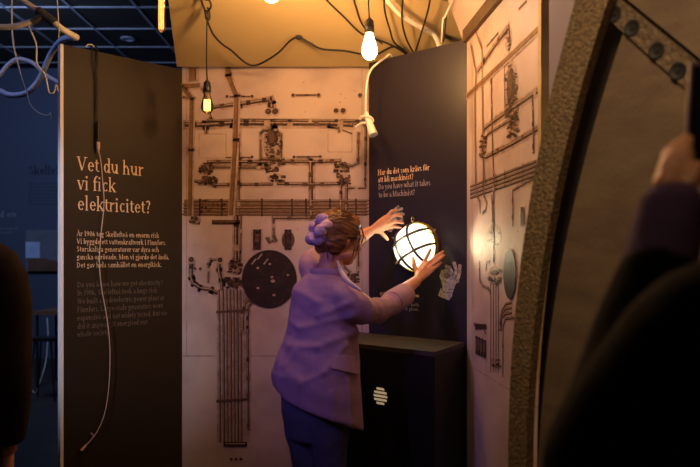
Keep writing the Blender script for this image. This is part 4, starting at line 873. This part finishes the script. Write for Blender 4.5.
for s_ in (-1, 1):
    an = leg(b, s_); b.ell(an + tf_ * .05 + V(0, 0, -.045), (.036, .10, .034), (tr_, tf_, V(0, 0, 1)))
# right arm and hand
RS, RE, RW = P(346, 295, 2.86), P(376, 311, 2.93), P(416.5, 281, 3.29)
b.tube([SHC, RS, (RS + RE) / 2, RE, (RE + RW) / 2, RW], [.05, .05, .042, .040, .034, .0255], 14, 4)
Hn = lambda x, y, D: P(x, y, D)
pk = [Hn(422.5, 265, 3.365), Hn(427, 263.8, 3.36), Hn(430.6, 266, 3.355), Hn(432.4, 269.6, 3.35)]
for q in pk: b.tube([RW, (RW + q) / 2, q], [.0195, .0165, .0115], 12, 3)
b.ell((RW + pk[1] + pk[2]) / 3 + V(-.004, 0, 0), .020)
finger(b, pk[0], Hn(426.5, 257.5, 3.385), Hn(430.6, 249.6, 3.405), .0095, .0078); finger(b, pk[1], Hn(434.5, 258.2, 3.375), Hn(442.8, 251.6, 3.415), .0098, .0080)
finger(b, pk[2], Hn(437.5, 261, 3.36), Hn(444, 255.6, 3.40), .0092, .0076); finger(b, pk[3], Hn(436.8, 266.5, 3.36), Hn(441.4, 262.6, 3.395), .0084, .0068)
finger(b, Hn(417.5, 274, 3.33), Hn(414.2, 265.5, 3.355), Hn(412.6, 257.8, 3.39), .0120, .0088); b.tube([RW, Hn(417.5, 274, 3.33)], [.016, .014], 10, 1)
# left arm and hand
LS, LE, LW = P(310, 268, 3.05), P(343, 249, 3.34), P(371, 230.5, 3.44)
b.tube([SHC, LS, P(311, 261, 3.14), P(327, 254.5, 3.26), LE, (LE + LW) / 2, LW], [.05, .036, .034, .034, .034, .033, .0245], 14, 4)
lk = [Hn(387.5, 227.6, 3.49), Hn(388.5, 223.4, 3.485), Hn(388, 219.4, 3.485), Hn(386, 216.8, 3.49)]
for q in lk: b.tube([LW, (LW + q) / 2, q], [.0185, .0165, .0115], 12, 3)
b.ell((LW + lk[1] + lk[2]) / 3, .019)
finger(b, lk[0], Hn(394.5, 226.6, 3.50), Hn(400.4, 227.4, 3.50), .0092, .0076); finger(b, lk[1], Hn(396.5, 221.6, 3.49), Hn(403, 222.8, 3.49), .0096, .0078)
finger(b, lk[2], Hn(395, 214.8, 3.49), Hn(401.6, 216.0, 3.50), .0090, .0074); finger(b, lk[3], Hn(391.5, 211, 3.50), Hn(397, 210.2, 3.515), .0082, .0068)
finger(b, Hn(379, 231, 3.46), Hn(384, 235.5, 3.475), Hn(387.4, 239.4, 3.49), .0120, .0086); b.tube([LW, Hn(379, 231, 3.46)], [.017, .014], 10, 1)
woman = obj('person', b, M['skin'], None, loc=tuple(FT)); remesh(woman, .0042, 2)
tag(woman, 'woman in a mauve blazer and jeans reaching both hands to the glowing lamp', 'person')

# jeans
j = MB(); j.loft([ell_ring(P(317, 372, 2.95), .13, .108), ell_ring(P(316, 390, 2.95), .155, .125), ell_ring(P(315.5, 412, 2.95), .154, .122), ell_ring(P(315, 438, 2.95), .125, .10)])
for s_ in (-1, 1): leg(j, s_, .006)
jo = obj('jeans', j, M['jeans'], woman); remesh(jo, .009, 4)
for s_ in (-1, 1):
    an = FT + tr_ * s_ * .09 - tf_ * .02
    o = obj('shoe', MB().ell(an + tf_ * .055 + V(0, 0, .042), (.045, .125, .042), (tr_, tf_, V(0, 0, 1))).box(an + tf_ * .05 + V(0, 0, .010), (.042, .118, .010), (tr_, tf_, V(0, 0, 1))), M['shoe'], woman)

# blazer: torso and sleeves grown into one cloth surface
jk = MB()
rings = []
hem = [(268, 384), (274, 389), (285, 404), (300, 411), (315, 416.5), (330, 421), (345, 426), (358, 431), (372, 433)]
def hemy(px): return float(np.interp(px, [h[0] for h in hem], [h[1] for h in hem]))
for px, py, a_, b_ in ((324, 273.5, .062, .052), (324, 278, .098, .07), (324, 284, .135, .090), (323.5, 292, .150, .104), (323, 304, .150, .112), (322.5, 320, .153, .116), (321, 335, .165, .124), (319, 350, .180, .134), (317, 362, .194, .142), (315, 374, .202, .150)):
    rings.append(ell_ring(P(px, py, 2.94), a_, b_, 40))
last = rings[-1]
for t in (.33, .66, 1.0):
    rg = []
    for p in last:
        px = 350 + p.x / p.y * FPX; y0 = HZ - (p.z - CAMZ) / p.y * FPX; yt = hemy(px); c_ = P(314.5, 380, 2.94)
        q = Vector((p.x, p.y, CAMZ + (HZ - (y0 + (yt - y0) * t)) / FPX * p.y)); k_ = 1 + .02 * t
        rg.append(Vector((c_.x + (q.x - c_.x) * k_ + .012 * t, c_.y + (q.y - c_.y) * k_, q.z)))
    rings.append(rg)
jk.loft(rings)
jk.tube([P(328, 290, 2.93), P(342, 297, 2.86), P(353.5, 305.5, 2.84), P(367, 311, 2.88), P(379, 310, 2.95), P(392, 303, 3.06), P(404, 294.5, 3.16)], [.064, .065, .063, .056, .050, .046, .042], 24, 5)
jk.tube([P(321, 287, 2.96), P(311.5, 271, 3.03), P(311, 260.5, 3.12), P(326, 254, 3.26), P(343, 249, 3.34)], [.064, .053, .047, .046, .045], 22, 5)
jo = obj('blazer', jk, M['jacket'], woman); remesh(jo, .0075, 6)
# drape folds pressed into the cloth
co = np.empty(len(jo.data.vertices) * 3, 'f'); jo.data.vertices.foreach_get('co', co); co = co.reshape(-1, 3); no = np.empty(len(co) * 3, 'f'); jo.data.vertex_normals.foreach_get('vector', no); no = no.reshape(-1, 3)
Wd = co + np.array(FT, 'f')
cxr = ((Wd - np.array(P(320, 300, 2.94))) @ np.array(tr_)); cfr = ((Wd - np.array(P(320, 300, 2.94))) @ np.array(tf_)); zz = Wd[:, 2]
def seg_d(p0, p1):
    a, c = np.array(p0), np.array(p1); d_ = c - a; t = np.clip(((Wd - a) @ d_) / (d_ @ d_), 0, 1); return np.linalg.norm(Wd - (a + t[:, None] * d_), axis=1), t
disp = np.zeros(len(co))
def bp(px, py):                                  # a point on the back of the blazer
    return P(px, py, 2.83)
FOLDS = [((352, 316), (300, 328), .008, .013), ((300, 328), (285, 318), .006, .012), ((350, 303), (318, 316), .008, .012), ((318, 302), (298, 290), .006, .012), ((340, 281), (312, 279), .006, .010), ((355, 332), (318, 347), .009, .014), ((318, 347), (288, 346), .008, .013),
         ((345, 345), (325, 372), .006, .012), ((325, 372), (300, 384), .005, .012), ((296, 352), (283, 366), .006, .012), ((332, 392), (334, 424), .006, .010), ((300, 380), (303, 408), .005, .010), ((348, 380), (352, 428), .006, .010), ((288, 335), (281, 372), -.006, .012), ((317, 320), (313, 385), -.004, .007)]
for p0, p1, am, sg in FOLDS:
    dd, t = seg_d(bp(*p0), bp(*p1)); disp += am * np.exp(-(np.maximum(dd - .06, 0) ** 2) / (2 * (2.2 * sg) ** 2)) * np.exp(-((Wd[:, 0] * 0) ** 2)) * 0
    # distance measured across the cloth only (not in depth)
    a, c = np.array(bp(*p0)), np.array(bp(*p1)); d_ = (c - a)[[0, 2]]; w2 = Wd[:, [0, 2]] * (2.83 / Wd[:, [1]]) * np.array([1, 1]); w2[:, 1] = CAMZ + (Wd[:, 2] - CAMZ) * (2.83 / Wd[:, 1])
    t = np.clip(((w2 - a[[0, 2]]) @ d_) / (d_ @ d_), 0, 1); dd = np.linalg.norm(w2 - (a[[0, 2]] + t[:, None] * d_), axis=1)
    back = (no[:, 1] < .2); disp += back * am * np.exp(-dd ** 2 / (2 * (sg * .8) ** 2)) * (1 - .5 * t)
for p0, am in (((362, 300, 2.83), .006), ((371, 306, 2.87), -.006), ((378, 308, 2.93), .007), ((385, 306, 2.99), -.005), ((391, 302, 3.04), .006), ((397, 299, 3.10), -.004)):   # sleeve wrinkles
    c = np.array(P(*p0)); ddx = np.array(P(p0[0] + 9, p0[1] - 4, p0[2] + .08)) - c; ddx /= np.linalg.norm(ddx); t = (Wd - c) @ ddx; rr = np.linalg.norm(Wd - c, axis=1); disp += am * np.exp(-t ** 2 / (2 * .009 ** 2)) * (rr < .11)
disp += .0016 * np.sin(zz * 60 + cxr * 25) * (cfr < .02)
co += no * disp[:, None]; jo.data.vertices.foreach_set('co', co.reshape(-1).astype('f')); jo.data.update()
blazer = jo
def on_back(px, py, lift=.004):
    """point of the blazer surface met by the line of sight, lifted a little"""
    o_ = Vector((0, 0, CAMZ)) - FT; d_ = (P(px, py, 3) - Vector((0, 0, CAMZ))).normalized(); ok, loc_, nn, _ = blazer.ray_cast(o_, d_)
    return (loc_ + FT + nn * lift) if ok else P(px, py, 2.85)
fp = MB(); N1 = 9
top = [on_back(331 + 27 * i / (N1 - 1), 354 + 3 * i / (N1 - 1), .003) for i in range(N1)]; bot = [on_back(330.5 + 27 * i / (N1 - 1), 368 + 6.5 * i / (N1 - 1), .010) for i in range(N1)]
vs = top + bot + [p + V(0, .006, 0) for p in top + bot]; fs = []
for i in range(N1 - 1): fs += [(i, i + 1, N1 + i + 1, N1 + i), (2 * N1 + i, 3 * N1 + i, 3 * N1 + i + 1, 2 * N1 + i + 1), (N1 + i, N1 + i + 1, 3 * N1 + i + 1, 3 * N1 + i), (i, 2 * N1 + i, 2 * N1 + i + 1, i + 1)]
fs += [(0, N1, 3 * N1, 2 * N1), (N1 - 1, 3 * N1 - 1, 4 * N1 - 1, 2 * N1 - 1)]
obj('pocket_flap', fp.add(vs, fs), M['jacket'], blazer)
# turned up cuff, collar, lapel edge with lamp light put into its colour
c0, c1 = P(392, 302.5, 3.055), P(405.5, 293.5, 3.172); ct = (c1 - c0)
obj('sleeve_cuff', MB().tube([c0, c0 + ct * .12, c0 + ct * .5, c0 + ct * .92, c1], [.049, .0535, .052, .0505, .046], 28, 2), M['jacket'], blazer)
cl = MB(); ring_ = []
for k in range(17):
    th = R(-35 + 250 * k / 16); c = P(327, 272, 2.95); q = c + tr_ * .072 * math.cos(th) - tf_ * .060 * math.sin(th); ring_.append(q + V(0, 0, -.022 * max(0, -math.sin(th)) - .004))
cl.tube(ring_, [(.020, .007)] * 17, 12, 2, flat=(0, 0, 1)); obj('collar', cl, M['jacket'], blazer)
obj('lapel', MB().tube([P(337.5, 261, 2.89), P(340.5, 270, 2.86), P(345, 278, 2.825), P(352, 284.5, 2.79), P(361, 290.5, 2.775)], [(.004, .005), (.009, .006), (.012, .007), (.010, .006), (.004, .005)], 12, 4, flat=(.6, -.5, .6)), M['lapel_lit'], blazer)['label'] = 'lapel edge coloured pale as lit by the lamp'

# hair
h = MB()
h.ell(hp(0, -.014, .034), (.082, .098, .087), ax, 28, 18); h.ell(hp(0, -.050, .0), (.072, .066, .078), ax); h.ell(hp(.0, .030, .064), (.070, .060, .048), ax)
h.ell(P(323, 230, 2.93), (.040, .040, .046))
for s_ in (-1, 1): h.ell(hp(s_ * .064, .004, .030), (.022, .062, .050), ax); h.ell(hp(s_ * .064, -.020, -.014), (.021, .036, .040), ax); h.ell(hp(s_ * .056, -.044, -.036), (.020, .040, .042), ax)
ho = obj('hair', h, M['hair'], woman); remesh(ho, .006, 4)
co = np.empty(len(ho.data.vertices) * 3, 'f'); ho.data.vertices.foreach_get('co', co); co = co.reshape(-1, 3); no = np.empty(len(co) * 3, 'f'); ho.data.vertex_normals.foreach_get('vector', no); no = no.reshape(-1, 3)
rel = co + np.array(FT, 'f') - np.array(HC, 'f'); rf, rr, ru = rel @ np.array(hf_), rel @ np.array(hr_), rel @ np.array(hu_)
ang = np.arctan2(ru - .01, rr); dsp = .0012 * np.sin(ang * 31 + rf * 50 + 2 * np.sin(rf * 40)) + .0009 * np.sin(ang * 47 - rf * 70)
co += no * dsp[:, None]; ho.data.vertices.foreach_set('co', co.reshape(-1).astype('f')); ho.data.update()
ls = MB()
for i in range(16):
    a0 = R(20 + 9 * i); s0 = hp(.080 * math.cos(a0) * 1.0, .03 + .004 * (i % 3), .03 + .086 * math.sin(a0)); s1 = hp(.085 * math.cos(a0), -.035, .03 + .094 * math.sin(a0)); s2 = hp(.045 * math.cos(a0), -.105, .025 + .04 * math.sin(a0))
    ls.tube([s0, s1, s2], .0016, 6, 6)
for q in ([(.068, .050, .05), (.076, .062, .01), (.074, .056, -.04), (.070, .050, -.085)], [(.070, .040, .03), (.079, .045, -.01), (.080, .038, -.05), (.074, .030, -.10)], [(.060, .07, .055), (.066, .082, .02), (.062, .078, -.015)], [(.06, -.09, -.03), (.064, -.08, -.06), (.06, -.07, -.10)]):
    ls.tube([hp(*p) for p in q], [.0035, .0035, .003, .0015][:len(q)], 6, 5)
obj('loose_strand', ls, M['hair'], ho)
# scrunchie: a gathered ring of velvet round the bun
sm = MB(); sc0 = P(319.5, 230.5, 2.925); sa = Vector((-.82, -.36, .42)).normalized(); sb = sa.cross(Vector((0, 1, .2))).normalized(); sd = sa.cross(sb)
rp, rr_ = [], []
for k in range(49):
    th = 2 * math.pi * k / 48; rad = sb * math.cos(th) + sd * math.sin(th); gth = math.sin(th * 8 + .6 * math.sin(th * 3))
    rp.append(sc0 + rad * (.041 + .004 * gth) + sa * .010 * math.sin(th * 4 + 1)); rr_.append((.024 + .006 * gth, .030 + .005 * math.cos(th * 8)))
sm.tube(rp, rr_, 16, 1)
for k in range(10):
    th = 2 * math.pi * k / 10 + .3; rad = sb * math.cos(th) + sd * math.sin(th); tan = -sb * math.sin(th) + sd * math.cos(th); ds = (sa + tan * .5 * (-1) ** k).normalized()
    sm.ell(sc0 + rad * (.050 + .006 * (k % 2)), (.013, .034, .018), (tan, ds, rad), 12, 8)
so = obj('scrunchie', sm, M['scrunch'], woman); remesh(so, .004, 2); so['label'] = 'big lilac velvet scrunchie'
# glasses
gl = MB()
for s_ in (-1, 1):
    c = hp(s_ * .034, .098, .004); gl.tube([c + hr_ * .026 * math.cos(2 * math.pi * k / 20) + hu_ * .023 * math.sin(2 * math.pi * k / 20) for k in range(21)], .0017, 6, 1)
    gl.tube([hp(s_ * .060, .098, .008), hp(s_ * .080, .075, .010), hp(s_ * .083, .0, .006), hp(s_ * .080, -.02, -.012)], .0018, 6, 3)
gl.tube([hp(-.008, .100, .006), hp(0, .104, .010), hp(.008, .100, .006)], .0018, 6, 3)
go = obj('glasses', gl, M['wire'], woman)
for s_ in (-1, 1):
    obj('lens', MB().lathe(hp(s_ * .034, .0975, .004), hf_, [(.025, 0), (.025, .001)], 20), M['lens'], go)
    obj('eye', MB().ell(hp(s_ * .032, .074, .006), .0125), M['eye'], woman)
obj('lips', MB().ell(hp(0, .089, -.060), (.021, .007, .0075), ax), M['lips'], woman)

# --- blurred visitor in the foreground, right, raising a phone
def visitor_head(mb, c, r_, f_, u_):
    ax_ = (r_, f_, u_); hp_ = lambda a, b_, c_: c + r_ * a + f_ * b_ + u_ * c_
    mb.ell(hp_(0, -.006, .02), (.074, .094, .094), ax_); mb.ell(hp_(0, .028, -.035), (.06, .06, .078), ax_); mb.ell(hp_(0, .056, -.09), (.027, .024, .022), ax_)
    mb.tube([hp_(0, .08, .012), hp_(0, .098, -.016), hp_(0, .108, -.032), hp_(0, .09, -.042)], [.008, .010, .012, .009], 10, 3); mb.ell(hp_(0, .082, -.062), (.024, .010, .010), ax_)
    for s_ in (-1, 1): mb.ell(hp_(s_ * .075, -.004, -.012), (.008, .02, .032), ax_)
    return hp_
D0 = .86
rf_ = Vector((.12, 1, 0)); vr_, vf_, vu_ = frame(rf_)
F2 = Vector((.60, .70, 0))
v = MB(); hc2 = Vector((.585, .76, 1.66)); vh = visitor_head(v, hc2, vr_, vf_, vu_)
v.tube([F2 + V(0, 0, 1.36), F2 + V(0, .01, 1.46), hc2 + V(0, -.015, -.04)], [.075, .058, .056], 14, 4)
v.loft([ell_ring(F2 + V(0, 0, z), a_, b_, 24, vr_, vf_) for z, a_, b_ in ((.82, .15, .11), (.95, .155, .115), (1.1, .145, .11), (1.3, .18, .12), (1.41, .13, .08))])
for s_ in (-1, 1):
    v.tube([F2 + vr_ * s_ * .085 + V(0, 0, .9), F2 + vr_ * s_ * .09 + V(0, 0, .48), F2 + vr_ * s_ * .095 + V(0, 0, .08)], [.085, .058, .042], 16, 4); v.ell(F2 + vr_ * s_ * .095 + vf_ * .06 + V(0, 0, .04), (.045, .12, .04), (vr_, vf_, V(0, 0, 1)))
ls2, le2, lw2 = F2 - vr_ * .19 + V(0, 0, 1.37), P(612, 470, .80), P(672, 235, .90)
v.tube([F2 + V(0, 0, 1.34), ls2, (ls2 + le2) / 2, le2, (le2 + lw2) / 2, lw2], [.06, .055, .046, .043, .036, .028], 14, 4)
ph_c = P(724, 140, .93)
kk = [P(661, 178, .93), P(667, 166, .93), P(675, 158, .93), P(686, 152, .93)]
for q in kk: v.tube([lw2, (lw2 + q) / 2, q], [.022, .018, .012], 12, 3)
v.ell((lw2 + kk[1] + kk[2]) / 3, .024)
for q, m_, t_ in zip(kk, (P(664, 166, .96), P(668, 153, .96), P(678, 144, .96), P(688, 138, .96)), (P(684, 170, .975), P(687, 158, .975), P(692, 150, .975), P(698, 144, .975))): finger(v, q, m_, t_, .0095, .008)
finger(v, P(680, 200, .90), P(692, 182, .90), P(701, 166, .905), .012, .009)
rs2, re2, rw2 = F2 + vr_ * .19 + V(0, 0, 1.37), F2 + vr_ * .27 + vf_ * .10 + V(0, 0, 1.13), F2 + vr_ * .22 + vf_ * .25 + V(0, 0, 1.40)
v.tube([F2 + V(0, 0, 1.34), rs2, (rs2 + re2) / 2, re2, (re2 + rw2) / 2, rw2], [.06, .055, .046, .043, .036, .028], 14, 4)
for i in range(4): q = rw2 + vr_ * (-.02 + .012 * i) + V(0, .03, .07); v.tube([rw2, (rw2 + q) / 2, q], [.02, .017, .012], 10, 2); finger(v, q, q + V(0, .02, .03), q + V(-.02, .01, .05), .009, .0075)
finger(v, rw2 + vr_ * -.03 + V(0, .02, .03), rw2 + vr_ * -.05 + V(0, .02, .05), rw2 + vr_ * -.055 + V(0, .02, .08), .011, .0085)
vis = obj('person', v, M['skin'], None, loc=tuple(F2)); remesh(vis, .005, 2); tag(vis, 'blurred visitor in a black coat at far right raising a phone', 'person')
c = MB(); c.loft([ell_ring(F2 + V(0, 0, z), a_, b_, 30, vr_, vf_) for z, a_, b_ in ((.72, .22, .16), (.95, .21, .16), (1.15, .205, .155), (1.32, .215, .15), (1.40, .16, .11), (1.45, .08, .07))])
c.tube([F2 + V(-.05, 0, 1.33), ls2 + V(-.01, 0, .0), (ls2 + le2) / 2 + V(-.02, 0, 0), le2, le2 * .55 + lw2 * .45, P(662, 262, .885)], [.09, .088, .084, .080, .066, .050], 22, 5)
c.tube([F2 + V(.05, 0, 1.33), rs2, (rs2 + re2) / 2, re2, re2 * .4 + rw2 * .6], [.09, .085, .078, .07, .055], 22, 5)
oc = obj('coat', c, M['coat2'], vis); remesh(oc, .011, 5)
obj('shirt_cuff', MB().tube([P(657, 272, .882), P(664, 244, .895), P(671, 206, .905), P(671, 190, .91)], [.046, .044, .040, .030], 20, 4), M['cuff'], vis)
tz = MB()
for s_ in (-1, 1): tz.tube([F2 + vr_ * s_ * .085 + V(0, 0, .92), F2 + vr_ * s_ * .09 + V(0, 0, .48), F2 + vr_ * s_ * .095 + V(0, 0, .10)], [.102, .075, .06], 18, 4)
ot = obj('trousers', tz, M['coat2'], vis); remesh(ot, .012, 3)
hh = MB(); hh.ell(vh(0, -.02, .035), (.086, .1, .094), (vr_, vf_, vu_), 24, 16); hh.ell(vh(0, -.06, -.03), (.075, .05, .08), (vr_, vf_, vu_)); oh = obj('hair', hh, M['dhair'], vis); remesh(oh, .008, 4)
tp = thing('mobile_phone', 'dark mobile phone held up by the blurred visitor at far right', 'phone', tuple(ph_c))
pax = (Vector((.98, -.2, 0)).normalized(), Vector((.2, .98, 0)).normalized(), Vector((.06, 0, 1)).normalized())
obj('case', MB().box(ph_c + V(0, .02, .03), (.038, .0045, .08), pax), M['phone'], tp); obj('screen', MB().box(ph_c + V(0, .02, .03) - pax[1] * .005, (.035, .0008, .075), pax), M['screen'], tp)

# --- dark visitor at the left edge
F3 = Vector((-1.185, 1.9, 0)); l_r, l_f, l_u = frame((-.25, 1, 0))
v = MB(); hc3 = F3 + V(-.01, .02, 1.70); lh = visitor_head(v, hc3, l_r, l_f, l_u)
v.tube([F3 + V(0, 0, 1.42), F3 + V(0, 0, 1.54), hc3 + V(0, -.015, -.04)], [.075, .06, .058], 14, 4)
v.loft([ell_ring(F3 + V(0, 0, z), a_, b_, 24, l_r, l_f) for z, a_, b_ in ((.85, .15, .11), (1.0, .15, .11), (1.2, .15, .11), (1.38, .19, .12), (1.47, .12, .08))])
for s_ in (-1, 1):
    v.tube([F3 + l_r * s_ * .085 + V(0, 0, .92), F3 + l_r * s_ * .09 + V(0, 0, .5), F3 + l_r * s_ * .095 + V(0, 0, .08)], [.085, .058, .042], 16, 4); v.ell(F3 + l_r * s_ * .095 + l_f * .06 + V(0, 0, .04), (.045, .12, .04), (l_r, l_f, V(0, 0, 1)))
    sh, el, wr = F3 + l_r * s_ * .2 + V(0, 0, 1.42), F3 + l_r * s_ * .235 + V(0, 0, 1.14), F3 + l_r * s_ * .22 + l_f * .06 + V(0, 0, .9)
    v.tube([F3 + V(0, 0, 1.4), sh, el, wr], [.06, .052, .042, .028], 14, 4)
    for i in range(4): q = wr + l_f * (-.012 + .014 * i) + V(0, 0, -.075); v.tube([wr, (wr + q) / 2, q], [.02, .017, .011], 10, 2); finger(v, q, q + V(0, .006, -.035), q + V(0, .016, -.062 + .006 * abs(i - 2)), .009, .0075)
    finger(v, wr + l_f * .03 + V(0, 0, -.03), wr + l_f * .045 + V(0, 0, -.06), wr + l_f * .048 + V(0, 0, -.085), .011, .0085)
vis3 = obj('person', v, M['skin'], None, loc=tuple(F3)); remesh(vis3, .005, 2); tag(vis3, 'dark visitor in a brown coat cut off by the left edge, seen from behind', 'person')
c = MB(); c.loft([ell_ring(F3 + V(0, 0, z), a_, b_, 30, l_r, l_f) for z, a_, b_ in ((.96, .215, .16), (1.1, .205, .155), (1.25, .20, .15), (1.38, .215, .145), (1.46, .17, .11), (1.52, .08, .075))])
for s_ in (-1, 1):
    sh, el, wr = F3 + l_r * s_ * .2 + V(0, 0, 1.42), F3 + l_r * s_ * .235 + V(0, 0, 1.14), F3 + l_r * s_ * .22 + l_f * .06 + V(0, 0, .93)
    c.tube([F3 + V(0, 0, 1.42), sh, el, wr], [.08, .075, .064, .052], 20, 5)
oc = obj('coat', c, M['coat'], vis3); remesh(oc, .010, 5)
tz = MB()
for s_ in (-1, 1): tz.tube([F3 + l_r * s_ * .085 + V(0, 0, 1.0), F3 + l_r * s_ * .09 + V(0, 0, .48), F3 + l_r * s_ * .095 + V(0, 0, .10)], [.105, .078, .062], 18, 4)
ot = obj('trousers', tz, M['coat2'], vis3); remesh(ot, .012, 3)
hh = MB(); hh.ell(lh(0, -.02, .035), (.086, .1, .094), (l_r, l_f, l_u), 24, 16); hh.ell(lh(0, -.06, -.03), (.075, .05, .08), (l_r, l_f, l_u)); oh = obj('hair', hh, M['dhair'], vis3); remesh(oh, .008, 4)
